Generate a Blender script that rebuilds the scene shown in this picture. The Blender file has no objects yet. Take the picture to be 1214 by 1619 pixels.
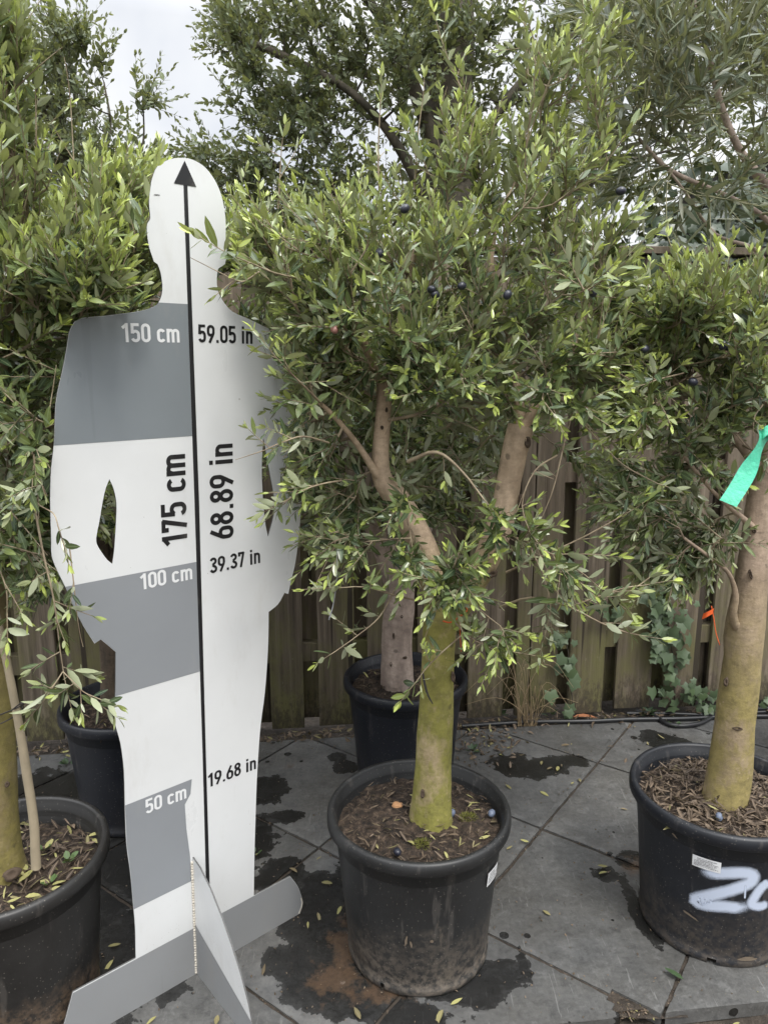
import bpy, bmesh, math, random
import numpy as np
from mathutils import Vector, Matrix, noise as mnoise
R_ = math.radians
random.seed(7); rng = np.random.default_rng(7)
scene = bpy.context.scene
col = scene.collection

# ---------------------------------------------------------------- camera
F_PX, PITCH, ROLL, CAM_H = 1158.97, 0.1957, -0.0044, 1.3808
CX, CY, IMG_H = 607.0, 809.5, 1619.0
FW = np.array([0, math.cos(PITCH), -math.sin(PITCH)])
UP0 = np.array([0, math.sin(PITCH), math.cos(PITCH)]); RT0 = np.array([1., 0, 0])
RT = math.cos(ROLL)*RT0 + math.sin(ROLL)*UP0
UP = -math.sin(ROLL)*RT0 + math.cos(ROLL)*UP0
cam_d = bpy.data.cameras.new("camera"); cam = bpy.data.objects.new("camera", cam_d); col.objects.link(cam)
cam_d.sensor_fit = 'VERTICAL'; cam_d.sensor_height = 36.0; cam_d.lens = F_PX/IMG_H*36.0
cam_d.clip_start = 0.02; cam_d.clip_end = 800
cam.matrix_world = Matrix(((RT[0], UP[0], -FW[0], 0), (RT[1], UP[1], -FW[1], 0), (RT[2], UP[2], -FW[2], CAM_H), (0, 0, 0, 1)))
scene.camera = cam
# ---------------------------------------------------------------- light
SUN_EL, SUN_AZ = R_(58), R_(150)     # direction the light comes from: from behind the viewer's right
w = bpy.data.worlds.new("World"); scene.world = w; w.use_nodes = True
nt = w.node_tree; nt.nodes.clear()
def N(nt, t, **k):
    n = nt.nodes.new(t)
    for a, b in k.items():
        if a.startswith('i_'): n.inputs[a[2:].replace('_', ' ')].default_value = b
        else: setattr(n, a, b)
    return n
def lk(nt, a, b): nt.links.new(a, b)
out = N(nt, 'ShaderNodeOutputWorld'); bg = N(nt, 'ShaderNodeBackground'); lk(nt, bg.outputs[0], out.inputs[0])
sky = N(nt, 'ShaderNodeTexSky', sky_type='NISHITA', sun_disc=False, sun_elevation=SUN_EL, sun_rotation=SUN_AZ)
tc = N(nt, 'ShaderNodeTexCoord'); sep = N(nt, 'ShaderNodeSeparateXYZ'); lk(nt, tc.outputs['Generated'], sep.inputs[0])
# cloud deck: grey, brighter towards the zenith as an overcast sky is
nz = N(nt, 'ShaderNodeTexNoise', i_Scale=3.2, i_Detail=5.0, i_Roughness=0.5); lk(nt, tc.outputs['Generated'], nz.inputs['Vector'])
cr = N(nt, 'ShaderNodeValToRGB'); lk(nt, nz.outputs[0], cr.inputs[0])
cr.color_ramp.elements[0].position = 0.36; cr.color_ramp.elements[0].color = (6.35, 6.6, 7.1, 1)
cr.color_ramp.elements[1].position = 0.62; cr.color_ramp.elements[1].color = (8.9, 8.9, 8.8, 1)
mr = N(nt, 'ShaderNodeMapRange'); lk(nt, sep.outputs[2], mr.inputs[0])
mr.inputs[1].default_value = 0.38; mr.inputs[2].default_value = 0.95; mr.inputs[3].default_value = 1.0; mr.inputs[4].default_value = 5.0
vm = N(nt, 'ShaderNodeVectorMath', operation='SCALE'); lk(nt, cr.outputs[0], vm.inputs[0]); lk(nt, mr.outputs[0], vm.inputs['Scale'])
mx = N(nt, 'ShaderNodeMixRGB'); mx.inputs[0].default_value = 0.90; lk(nt, sky.outputs[0], mx.inputs[1]); lk(nt, vm.outputs[0], mx.inputs[2])
lk(nt, mx.outputs[0], bg.inputs[0]); bg.inputs[1].default_value = 0.088
sd = bpy.data.lights.new("sun", 'SUN'); sd.energy = 1.5; sd.angle = R_(14); sd.color = (1.0, 0.955, 0.88)
so = bpy.data.objects.new("sun", sd); col.objects.link(so)
sdir = Vector((math.sin(SUN_AZ)*math.cos(SUN_EL), math.cos(SUN_AZ)*math.cos(SUN_EL), math.sin(SUN_EL)))
so.rotation_euler = sdir.to_track_quat('Z', 'Y').to_euler(); so.location = (2, -3, 6)
scene.view_settings.view_transform = 'Standard'; scene.view_settings.look = 'None'
scene.view_settings.gamma = 1.0; scene.view_settings.exposure = 0.58
scene.view_settings.use_curve_mapping = False
scene.cycles.max_bounces = 8; scene.cycles.transparent_max_bounces = 12
scene.cycles.diffuse_bounces = 4

# ---------------------------------------------------------------- helpers
def at(px, py, Y):
    d = FW*F_PX + RT*(px-CX) - UP*(py-CY); t = Y/d[1]
    return np.array([0, 0, CAM_H]) + t*d
def gnd(px, py, z=0.0):
    d = FW*F_PX + RT*(px-CX) - UP*(py-CY); t = (z-CAM_H)/d[2]
    return (np.array([0, 0, CAM_H]) + t*d)
ROOT = {}
def tag(o, label=None, cat=None, group=None, kind=None):
    if label: o['label'] = label
    if cat: o['category'] = cat
    if group: o['group'] = group
    if kind: o['kind'] = kind
    return o
def thing(name, label, cat, loc, group=None):
    o = bpy.data.objects.new(name, None); col.objects.link(o); o.location = loc; o.empty_display_size = .1
    ROOT[o] = np.array(loc, float); return tag(o, label, cat, group)
def mesh_obj(name, V, Fs, mat, parent=None, smooth=False, loc=None, attrs=None, mats=None, mat_idx=None):
    """V (n,3) world coordinates; Fs list of faces or list of (k,m) arrays"""
    V = np.asarray(V, float)
    base = ROOT[parent] if parent is not None else (np.zeros(3) if loc is None else np.asarray(loc, float))
    me = bpy.data.meshes.new(name)
    V = V-base
    if isinstance(Fs, list) and len(Fs) and isinstance(Fs[0], np.ndarray) and Fs[0].ndim == 2:
        tot = np.concatenate([f.ravel() for f in Fs]); sizes = np.concatenate([np.full(len(f), f.shape[1]) for f in Fs])
        starts = np.concatenate([[0], np.cumsum(sizes)[:-1]])
        me.vertices.add(len(V)); me.vertices.foreach_set('co', V.astype(np.float32).ravel())
        me.loops.add(len(tot)); me.loops.foreach_set('vertex_index', tot.astype(np.int32))
        me.polygons.add(len(sizes)); me.polygons.foreach_set('loop_start', starts.astype(np.int32))
        me.polygons.foreach_set('loop_total', sizes.astype(np.int32))
        me.update(calc_edges=True)
    else:
        me.from_pydata(V.tolist(), [], [list(map(int, f)) for f in Fs]); me.update()
    if smooth: me.polygons.foreach_set('use_smooth', np.ones(len(me.polygons), bool))
    for m in (mats or [mat]): me.materials.append(m)
    if mat_idx is not None: me.polygons.foreach_set('material_index', np.asarray(mat_idx, np.int32))
    for nme, arr in (attrs or {}).items():
        if arr.ndim == 1:
            a = me.attributes.new(nme, 'FLOAT', 'POINT'); a.data.foreach_set('value', arr.astype(np.float32))
        else:
            a = me.attributes.new(nme, 'FLOAT_COLOR', 'POINT'); a.data.foreach_set('color', arr.astype(np.float32).ravel())
    o = bpy.data.objects.new(name, me); col.objects.link(o)
    if parent is not None: o.parent = parent; ROOT[o] = ROOT[parent]
    else: o.location = base; ROOT[o] = base
    if parent is not None and parent.type == 'MESH': pass
    return o
def fixnormals(o):
    bm = bmesh.new(); bm.from_mesh(o.data); bmesh.ops.recalc_face_normals(bm, faces=bm.faces); bm.to_mesh(o.data); bm.free()
def bevel(o, wdt, seg=2):
    m = o.modifiers.new('bevel', 'BEVEL'); m.width = wdt; m.segments = seg; m.limit_method = 'ANGLE'; m.angle_limit = R_(40)
def unit(v): v = np.asarray(v, float); return v/(np.linalg.norm(v, axis=-1, keepdims=True)+1e-12)

# ---------------------------------------------------------------- materials
def newmat(name):
    m = bpy.data.materials.new(name); m.use_nodes = True
    nt = m.node_tree; nt.nodes.clear()
    o = N(nt, 'ShaderNodeOutputMaterial'); p = N(nt, 'ShaderNodeBsdfPrincipled'); lk(nt, p.outputs[0], o.inputs[0])
    return m, nt, p, o
def noise_n(nt, scale, detail=4, rough=.55, coord='Object', stretch=None, vec=None):
    n = N(nt, 'ShaderNodeTexNoise', i_Scale=scale, i_Detail=float(detail), i_Roughness=rough)
    if vec is None:
        t = N(nt, 'ShaderNodeTexCoord'); vec = t.outputs[coord]
    if stretch:
        mp = N(nt, 'ShaderNodeMapping'); mp.inputs['Scale'].default_value = stretch; lk(nt, vec, mp.inputs[0]); vec = mp.outputs[0]
    lk(nt, vec, n.inputs['Vector']); return n.outputs[0]
def ramp(nt, fac, stops):
    r = N(nt, 'ShaderNodeValToRGB'); lk(nt, fac, r.inputs[0]); e = r.color_ramp.elements
    while len(e) < len(stops): e.new(.5)
    for i, (pos, c) in enumerate(stops): e[i].position = pos; e[i].color = (*c, 1) if len(c) == 3 else c
    return r.outputs[0]
def mix(nt, fac, a, b, mode='MIX'):
    m = N(nt, 'ShaderNodeMixRGB', blend_type=mode)
    for i, v in ((0, fac), (1, a), (2, b)):
        if hasattr(v, 'links') or hasattr(v, 'is_linked'): lk(nt, v, m.inputs[i])
        elif i == 0: m.inputs[0].default_value = v
        else: m.inputs[i].default_value = (*v, 1)
    return m.outputs[0]
def math_(nt, op, a, b=0.0, clamp=False):
    m = N(nt, 'ShaderNodeMath', operation=op); m.use_clamp = clamp
    for i, v in ((0, a), (1, b)):
        if hasattr(v, 'is_linked'): lk(nt, v, m.inputs[i])
        else: m.inputs[i].default_value = v
    return m.outputs[0]
def bump(nt, p, h, strength=.3, dist=.002):
    b = N(nt, 'ShaderNodeBump'); b.inputs['Strength'].default_value = strength; b.inputs['Distance'].default_value = dist
    lk(nt, h, b.inputs['Height']); lk(nt, b.outputs[0], p.inputs['Normal'])
def attr(nt, name, vec=False):
    a = N(nt, 'ShaderNodeAttribute', attribute_name=name); return a.outputs['Color'] if vec else a.outputs['Fac']

def leaf_material(name, dark, mid, fresh, under, rough=.38, trans=.25, yellow=(.30, .30, .05)):
    m, nt, p, o = newmat(name)
    s = N(nt, 'ShaderNodeSeparateColor'); lk(nt, attr(nt, 'leafcol', True), s.inputs[0])
    c = mix(nt, s.outputs[0], dark, mid); c = mix(nt, s.outputs[1], c, fresh)
    rib = N(nt, 'ShaderNodeMapRange'); lk(nt, s.outputs[2], rib.inputs[0])
    rib.inputs[1].default_value = 0.0; rib.inputs[2].default_value = .22; rib.inputs[3].default_value = .45; rib.inputs[4].default_value = 0
    c = mix(nt, rib.outputs[0], c, tuple(min(1, x*2.2+.03) for x in mid))
    g = N(nt, 'ShaderNodeNewGeometry')
    und = mix(nt, s.outputs[1], under, tuple((a+b)/2 for a, b in zip(under, fresh)))
    cc = mix(nt, g.outputs['Backfacing'], c, und); br = noise_n(nt, 240, 2); cc = mix(nt, ramp(nt, br, [(.66, (0, 0, 0)), (.72, (.35, .35, .35))]), cc, (.16, .12, .06))
    lk(nt, cc, p.inputs['Base Color'])
    p.inputs['Roughness'].default_value = rough
    tr = N(nt, 'ShaderNodeBsdfTranslucent'); lk(nt, mix(nt, .5, c, yellow), tr.inputs[0])
    ms = N(nt, 'ShaderNodeMixShader'); ms.inputs[0].default_value = trans
    lk(nt, p.outputs[0], ms.inputs[1]); lk(nt, tr.outputs[0], ms.inputs[2]); lk(nt, ms.outputs[0], o.inputs[0])
    return m
M = {}
M['olive'] = leaf_material('olive_leaf', (.017, .039, .023), (.138, .188, .090), (.46, .54, .125), (.34, .37, .25), rough=.25, trans=.22)
M['olive_silver'] = leaf_material('silver_olive_leaf', (.065, .088, .058), (.14, .165, .115), (.22, .25, .12), (.27, .28, .21))
M['oak'] = leaf_material('oak_leaf', (.050, .074, .040), (.150, .190, .100), (.26, .30, .12), (.22, .25, .16), rough=.34, trans=.34)
M['ivy'] = leaf_material('ivy_leaf', (.010, .028, .014), (.034, .066, .034), (.10, .16, .05), (.08, .12, .06), rough=.5, trans=.12)
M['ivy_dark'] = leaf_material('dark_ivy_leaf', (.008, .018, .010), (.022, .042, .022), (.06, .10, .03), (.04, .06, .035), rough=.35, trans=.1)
M['dry'] = leaf_material('dry_leaf', (.040, .026, .017), (.17, .125, .085), (.34, .33, .12), (.20, .16, .10), rough=.7, trans=.08)

def bark(name, base1, base2, moss=None, z0=.6, z1=.95, spot=(.035, .028, .02), scale=1.0):
    m, nt, p, o = newmat(name)
    n1 = noise_n(nt, 22*scale, 6, .6, stretch=(1, 1, .35)); c = ramp(nt, n1, [(.38, base1), (.60, base2)])
    wr = noise_n(nt, 75*scale, 7, .75, stretch=(.6, .6, 1)); c = mix(nt, ramp(nt, wr, [(.42, (0, 0, 0)), (.75, (.7, .7, .7))]), c, tuple(x*.5 for x in base1)); wd_ = noise_n(nt, 60*scale, 4, .6, stretch=(.3, .3, 1.3)); c = mix(nt, ramp(nt, wd_, [(.66, (0, 0, 0)), (.70, (.4, .4, .4))]), c, tuple(x*.45 for x in base1))
    if moss:
        t = N(nt, 'ShaderNodeTexCoord'); g = N(nt, 'ShaderNodeNewGeometry'); s = N(nt, 'ShaderNodeSeparateXYZ'); lk(nt, g.outputs['Position'], s.inputs[0])
        nm = noise_n(nt, 7, 5, .65); zz = math_(nt, 'ADD', s.outputs[2], math_(nt, 'MULTIPLY', nm, .22))
        mr = N(nt, 'ShaderNodeMapRange'); lk(nt, zz, mr.inputs[0]); mr.inputs[1].default_value = z0+.11; mr.inputs[2].default_value = z1+.11
        mr.inputs[3].default_value = .92; mr.inputs[4].default_value = 0
        nb = noise_n(nt, 45, 5, .7); mc = ramp(nt, nb, [(.3, tuple(x*.62 for x in moss)), (.5, moss), (.75, tuple(min(1, x*1.35) for x in moss))])
        pt = noise_n(nt, 11, 6, .7, stretch=(1, 1, .6)); mf = math_(nt, 'MULTIPLY', mr.outputs[0], ramp(nt, pt, [(.36, (.35, .35, .35)), (.50, (1, 1, 1))])); c = mix(nt, mf, c, mc)
    v = N(nt, 'ShaderNodeTexVoronoi', i_Scale=13.0*scale); v.inputs['Randomness'].default_value = 1
    t = N(nt, 'ShaderNodeTexCoord'); lk(nt, t.outputs['Object'], v.inputs['Vector'])
    nz = noise_n(nt, 90, 3); dd = math_(nt, 'ADD', v.outputs['Distance'], math_(nt, 'MULTIPLY', nz, .13))
    sp = ramp(nt, dd, [(.125, (1, 1, 1)), (.165, (0, 0, 0))]); c = mix(nt, math_(nt, 'MULTIPLY', sp, .55), c, spot)
    # light lenticel flecks
    v2 = N(nt, 'ShaderNodeTexVoronoi', i_Scale=70.0); lk(nt, t.outputs['Object'], v2.inputs['Vector'])
    fl = ramp(nt, v2.outputs['Distance'], [(.12, (1, 1, 1)), (.2, (0, 0, 0))]); c = mix(nt, math_(nt, 'MULTIPLY', math_(nt, 'MULTIPLY', fl, ramp(nt, n1, [(.5, (0, 0, 0)), (.62, (1, 1, 1))])), .30), c, tuple(min(1, x*1.3+.03) for x in base2))
    lk(nt, c, p.inputs['Base Color']); p.inputs['Roughness'].default_value = .8
    bump(nt, p, math_(nt, 'ADD', wr, math_(nt, 'MULTIPLY', n1, 1.4)), .65, .004)
    return m
M['bark_front'] = bark('smooth_mossy_bark', (.37, .275, .185), (.58, .44, .31), moss=(.19, .185, .032), z0=.84, z1=1.02)
M['bark_right'] = bark('pale_mossy_bark', (.27, .20, .145), (.44, .335, .25), moss=(.25, .205, .07), z0=.62, z1=.95)
M['bark_back'] = bark('grey_pink_bark', (.27, .21, .175), (.50, .40, .335), scale=.8)
M['bark_left'] = bark('ochre_mossy_bark', (.20, .15, .085), (.30, .235, .14), moss=(.19, .16, .045), z0=.7, z1=1.1)
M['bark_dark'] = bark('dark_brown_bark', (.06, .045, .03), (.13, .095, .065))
M['bark_oak'] = bark('rough_oak_bark', (.055, .05, .035), (.13, .11, .08), scale=.6)
def twigmat(name, a, b):
    m, nt, p, o = newmat(name); lk(nt, ramp(nt, noise_n(nt, 30, 3), [(.3, a), (.7, b)]), p.inputs['Base Color']); p.inputs['Roughness'].default_value = .75; return m
M['twig'] = twigmat('brown_twig', (.15, .105, .07), (.36, .30, .20))
M['twig_green'] = twigmat('pale_green_twig', (.20, .20, .11), (.32, .30, .19))
M['twig_dark'] = twigmat('dark_twig', (.045, .038, .028), (.10, .085, .06))

def pot_material(name, tone, dusty, dirt_amt):
    m, nt, p, o = newmat(name)
    g = N(nt, 'ShaderNodeTexCoord'); s = N(nt, 'ShaderNodeSeparateXYZ'); lk(nt, g.outputs['Object'], s.inputs[0])
    n1 = noise_n(nt, 9, 6, .65); n2 = noise_n(nt, 60, 4, .7); n3 = noise_n(nt, 16, 5, .7, stretch=(1, 1, .3))
    c = ramp(nt, n1, [(.3, tone), (.75, tuple(x*1.5+.004 for x in tone))])
    # dried soil splashed up from the ground
    zz = math_(nt, 'SUBTRACT', s.outputs[2], math_(nt, 'MULTIPLY', math_(nt, 'SUBTRACT', n1, .45), .35))
    mr = N(nt, 'ShaderNodeMapRange'); lk(nt, zz, mr.inputs[0]); mr.inputs[1].default_value = -.02; mr.inputs[2].default_value = .16; mr.inputs[3].default_value = dirt_amt; mr.inputs[4].default_value = 0
    df = math_(nt, 'MULTIPLY', mr.outputs[0], ramp(nt, n2, [(.40, (.10,)*3), (.58, (1,)*3)]))
    c = mix(nt, df, c, dusty)
    sm = ramp(nt, n3, [(.66, (0, 0, 0)), (.74, (1, 1, 1))]); c = mix(nt, math_(nt, 'MULTIPLY', sm, dirt_amt*.55), c, tuple(x*1.1 for x in dusty))
    v = N(nt, 'ShaderNodeTexVoronoi', i_Scale=110.0); lk(nt, g.outputs['Object'], v.inputs['Vector'])
    fl = ramp(nt, v.outputs['Distance'], [(.10, (1, 1, 1)), (.16, (0, 0, 0))]); c = mix(nt, math_(nt, 'MULTIPLY', fl, .40), c, (.24, .22, .19))
    # fine pale scratches
    sc = noise_n(nt, 30, 4, .6, stretch=(1, 1, .12)); sf = ramp(nt, sc, [(.60, (0, 0, 0)), (.66, (1, 1, 1))]); c = mix(nt, math_(nt, 'MULTIPLY', sf, .14), c, (.22, .20, .18))
    lk(nt, c, p.inputs['Base Color'])
    rr = N(nt, 'ShaderNodeMapRange'); lk(nt, n1, rr.inputs[0]); rr.inputs[3].default_value = .34; rr.inputs[4].default_value = .58; lk(nt, rr.outputs[0], p.inputs['Roughness'])
    bump(nt, p, n2, .15, .001)
    return m
M['pot'] = pot_material('black_plastic', (.013, .0135, .014), (.15, .125, .10), .75)
M['pot_dirty'] = pot_material('muddy_black_plastic', (.015, .0145, .014), (.19, .13, .085), .95)
M['pot_blue'] = pot_material('blue_black_plastic', (.006, .0075, .012), (.09, .075, .06), .15)
M['pot_navy'] = pot_material('dark_navy_plastic', (.008, .0095, .013), (.12, .095, .07), .5)

m, nt, p, o = newmat('potting_soil'); M['soil'] = m
n1 = noise_n(nt, 55, 6, .75); n2 = noise_n(nt, 7, 4)
c = ramp(nt, n1, [(.38, (.008, .006, .004)), (.52, (.042, .028, .019)), (.70, (.16, .115, .08))])
c = mix(nt, ramp(nt, n2, [(.5, (0, 0, 0)), (.7, (.35, .35, .35))]), c, (.10, .07, .048)); lk(nt, c, p.inputs['Base Color']); p.inputs['Roughness'].default_value = .95
bump(nt, p, n1, .9, .012)
m, nt, p, o = newmat('dark_ground_soil'); M['ground'] = m
n1 = noise_n(nt, 40, 7, .75); lk(nt, ramp(nt, n1, [(.3, (.025, .019, .014)), (.55, (.07, .055, .042)), (.8, (.16, .125, .10))]), p.inputs['Base Color'])
p.inputs['Roughness'].default_value = .95; bump(nt, p, n1, 1, .015)

# slate paving
m, nt, p, o = newmat('slate_paving'); M['slate'] = m
tcn = N(nt, 'ShaderNodeTexCoord'); P_ = tcn.outputs['Object']
tint = attr(nt, 'tint'); wet = attr(nt, 'wet'); dirt = attr(nt, 'dirt')
big = noise_n(nt, 3.2, 5, .6); fine = noise_n(nt, 70, 6, .7); mid = noise_n(nt, 13, 6, .65)
c = ramp(nt, mid, [(.28, (.075, .077, .078)), (.5, (.135, .137, .137)), (.72, (.22, .22, .215))])
c = mix(nt, ramp(nt, big, [(.38, (0, 0, 0)), (.62, (.8, .8, .8))]), c, (.085, .080, .070)); spk = noise_n(nt, 18, 9, .82); c = mix(nt, ramp(nt, spk, [(.54, (0, 0, 0)), (.62, (.7, .7, .7))]), c, (.215, .215, .21)); c = mix(nt, ramp(nt, spk, [(.38, (.75, .75, .75)), (.46, (0, 0, 0))]), c, (.045, .045, .045))
c = mix(nt, .32, c, mix(nt, ramp(nt, fine, [(.35, (0, 0, 0)), (.65, (1, 1, 1))]), (.065, .065, .066), (.20, .198, .19)))
tv = N(nt, 'ShaderNodeMapRange'); lk(nt, tint, tv.inputs[0]); tv.inputs[3].default_value = .66; tv.inputs[4].default_value = .98
hs = N(nt, 'ShaderNodeHueSaturation'); lk(nt, c, hs.inputs['Color']); lk(nt, tv.outputs[0], hs.inputs['Value']); c = hs.outputs[0]
# scratches
for ang, sc_, th in ((.5, 26, .745), (-.9, 34, .755)):
    mp = N(nt, 'ShaderNodeMapping'); mp.inputs['Rotation'].default_value = (0, 0, ang); mp.inputs['Scale'].default_value = (1, .07, 1); lk(nt, P_, mp.inputs[0])
    s_ = N(nt, 'ShaderNodeTexNoise', i_Scale=sc_*5.0, i_Detail=2.0, i_Distortion=.6); lk(nt, mp.outputs[0], s_.inputs['Vector'])
    f = ramp(nt, s_.outputs[0], [(th-.06, (0, 0, 0)), (th-.03, (1, 1, 1))]); c = mix(nt, math_(nt, 'MULTIPLY', f, math_(nt, 'MULTIPLY', big, .55)), c, (.30, .30, .29))
# brown soil stain
dn = noise_n(nt, 24, 6, .7); df = math_(nt, 'ADD', dirt, math_(nt, 'MULTIPLY', math_(nt, 'SUBTRACT', dn, .5), 2.4))
df = ramp(nt, df, [(.42, (0, 0, 0)), (.80, (.95, .95, .95))]); dcol = mix(nt, fine, (.040, .026, .017), (.17, .105, .062))
# wet patches and drops; same mask darkens the shaded slate behind the board
wn = noise_n(nt, 11, 6, .62); wf = math_(nt, 'ADD', wet, math_(nt, 'MULTIPLY', math_(nt, 'SUBTRACT', wn, .5), 1.1))
wf = ramp(nt, wf, [(.485, (0, 0, 0)), (.497, (.85, .85, .85)), (.62, (1, 1, 1))])
vd = N(nt, 'ShaderNodeTexVoronoi', i_Scale=17.0); lk(nt, P_, vd.inputs['Vector']); vc = N(nt, 'ShaderNodeSeparateColor'); lk(nt, vd.outputs['Color'], vc.inputs[0])
rad = math_(nt, 'MULTIPLY', math_(nt, 'POWER', vc.outputs[0], 3.0), .24)
dr = math_(nt, 'LESS_THAN', math_(nt, 'ADD', vd.outputs['Distance'], math_(nt, 'MULTIPLY', fine, .05)), math_(nt, 'ADD', rad, .012))
dr = math_(nt, 'MULTIPLY', dr, math_(nt, 'GREATER_THAN', vc.outputs[1], .35))
wf = math_(nt, 'MAXIMUM', wf, dr)
cw = N(nt, 'ShaderNodeHueSaturation'); cw.inputs['Value'].default_value = .17; cw.inputs['Saturation'].default_value = 1.2; lk(nt, c, cw.inputs['Color'])
c = mix(nt, wf, c, cw.outputs[0]); c = mix(nt, math_(nt, 'MULTIPLY', df, .62), c, dcol); lk(nt, c, p.inputs['Base Color'])
r_ = N(nt, 'ShaderNodeMapRange'); lk(nt, wf, r_.inputs[0]); r_.inputs[3].default_value = .52; r_.inputs[4].default_value = .22
lk(nt, r_.outputs[0], p.inputs['Roughness'])
bump(nt, p, math_(nt, 'ADD', math_(nt, 'MULTIPLY', spk, 1.2), mid), .55, .005)

# fence wood
m, nt, p, o = newmat('weathered_fence_wood'); M['wood'] = m
oi = N(nt, 'ShaderNodeObjectInfo'); tcn = N(nt, 'ShaderNodeTexCoord')
va = N(nt, 'ShaderNodeVectorMath', operation='ADD'); lk(nt, tcn.outputs['Object'], va.inputs[0])
cb = N(nt, 'ShaderNodeCombineXYZ'); lk(nt, math_(nt, 'MULTIPLY', oi.outputs['Random'], 37.0), cb.inputs[0]); lk(nt, math_(nt, 'MULTIPLY', oi.outputs['Random'], 11.0), cb.inputs[2]); lk(nt, cb.outputs[0], va.inputs[1])
gr = noise_n(nt, 55, 6, .65, stretch=(1, 1, .045), vec=va.outputs[0]); bl = noise_n(nt, 6, 5, .65, vec=va.outputs[0], stretch=(1, 1, .5)); fn = noise_n(nt, 60, 5, .75, vec=va.outputs[0], stretch=(1, 1, .35))
c = ramp(nt, gr, [(.28, (.085, .064, .046)), (.5, (.235, .185, .135)), (.72, (.41, .34, .26))])
c = mix(nt, ramp(nt, bl, [(.35, (0, 0, 0)), (.7, (.75, .75, .75))]), c, (.14, .115, .08))
tv = N(nt, 'ShaderNodeMapRange'); lk(nt, oi.outputs['Random'], tv.inputs[0]); tv.inputs[3].default_value = .45; tv.inputs[4].default_value = .78
hs = N(nt, 'ShaderNodeHueSaturation'); hs.inputs['Saturation'].default_value = 1.02; lk(nt, c, hs.inputs['Color']); lk(nt, tv.outputs[0], hs.inputs['Value']); c = hs.outputs[0]
sz = N(nt, 'ShaderNodeSeparateXYZ'); g = N(nt, 'ShaderNodeNewGeometry'); lk(nt, g.outputs['Position'], sz.inputs[0])
al = math_(nt, 'ADD', math_(nt, 'MULTIPLY', bl, 1.0), math_(nt, 'MULTIPLY', math_(nt, 'SUBTRACT', .75, sz.outputs[2]), .22))
al = ramp(nt, al, [(.52, (0, 0, 0)), (.72, (.7, .7, .7))]); c = mix(nt, al, c, (.15, .145, .05))
# pale lichen and dark rot near the foot
li = math_(nt, 'ADD', fn, math_(nt, 'MULTIPLY', math_(nt, 'SUBTRACT', .30, sz.outputs[2]), .45))
c = mix(nt, ramp(nt, li, [(.66, (0, 0, 0)), (.72, (.55, .55, .55))]), c, (.33, .30, .20))
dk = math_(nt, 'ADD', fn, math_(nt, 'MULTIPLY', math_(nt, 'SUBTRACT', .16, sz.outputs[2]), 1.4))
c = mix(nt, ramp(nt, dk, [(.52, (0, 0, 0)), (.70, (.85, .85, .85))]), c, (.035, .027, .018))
# crack lines and knots
ck = noise_n(nt, 26, 3, .5, stretch=(1, 1, .02), vec=va.outputs[0]); c = mix(nt, ramp(nt, ck, [(.33, (.9, .9, .9)), (.36, (0, 0, 0))]), c, (.03, .022, .015))
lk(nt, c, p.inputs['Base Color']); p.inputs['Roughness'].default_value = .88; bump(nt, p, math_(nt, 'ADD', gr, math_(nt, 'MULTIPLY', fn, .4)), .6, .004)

def painted(name, colr, specks=.5, rough=.38):
    m, nt, p, o = newmat(name)
    n = noise_n(nt, 5, 4, .6); c = ramp(nt, n, [(.3, tuple(x*.93 for x in colr)), (.7, colr)])
    t = N(nt, 'ShaderNodeTexCoord'); v = N(nt, 'ShaderNodeTexVoronoi', i_Scale=42.0); lk(nt, t.outputs['Object'], v.inputs['Vector'])
    sc = N(nt, 'ShaderNodeSeparateColor'); lk(nt, v.outputs['Color'], sc.inputs[0])
    f = math_(nt, 'LESS_THAN', v.outputs['Distance'], math_(nt, 'MULTIPLY', math_(nt, 'POWER', sc.outputs[0], 6.0), .085))
    c = mix(nt, math_(nt, 'MULTIPLY', f, specks), c, (.20, .17, .13))
    n2 = noise_n(nt, 30, 2, .5, stretch=(1, 1, .06)); f2 = ramp(nt, n2, [(.70, (0, 0, 0)), (.72, (.16, .16, .16))]); c = mix(nt, f2, c, tuple(x*.6 for x in colr))
    # mud splashes near the ground
    g = N(nt, 'ShaderNodeNewGeometry'); s = N(nt, 'ShaderNodeSeparateXYZ'); lk(nt, g.outputs['Position'], s.inputs[0])
    v3 = N(nt, 'ShaderNodeTexVoronoi', i_Scale=150.0); lk(nt, t.outputs['Object'], v3.inputs['Vector'])
    f3 = math_(nt, 'LESS_THAN', v3.outputs['Distance'], math_(nt, 'MULTIPLY', math_(nt, 'SUBTRACT', .42, s.outputs[2]), .45))
    n3 = noise_n(nt, 25, 3); f3 = math_(nt, 'MULTIPLY', f3, math_(nt, 'GREATER_THAN', n3, .54)); c = mix(nt, math_(nt, 'MULTIPLY', f3, specks*.9), c, (.24, .21, .17))
    sm_ = noise_n(nt, 8, 6, .7, stretch=(1, 1, .4)); c = mix(nt, ramp(nt, sm_, [(.55, (0, 0, 0)), (.75, (.22, .22, .22))]), c, (.40, .37, .31))
    ft = math_(nt, 'MULTIPLY', math_(nt, 'SUBTRACT', .30, s.outputs[2]), math_(nt, 'MULTIPLY', sm_, 2.2), True); c = mix(nt, math_(nt, 'MULTIPLY', ft, specks), c, (.27, .24, .20))
    lk(nt, c, p.inputs['Base Color']); rr = N(nt, 'ShaderNodeMapRange'); lk(nt, sm_, rr.inputs[0]); rr.inputs[1].default_value = .3; rr.inputs[2].default_value = .7; rr.inputs[3].default_value = rough-.14; rr.inputs[4].default_value = rough+.12; lk(nt, rr.outputs[0], p.inputs['Roughness'])
    return m
M['white'] = painted('white_panel', (.72, .735, .74)); M['grey'] = painted('grey_print', (.262, .278, .297), .3, .42)
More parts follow.
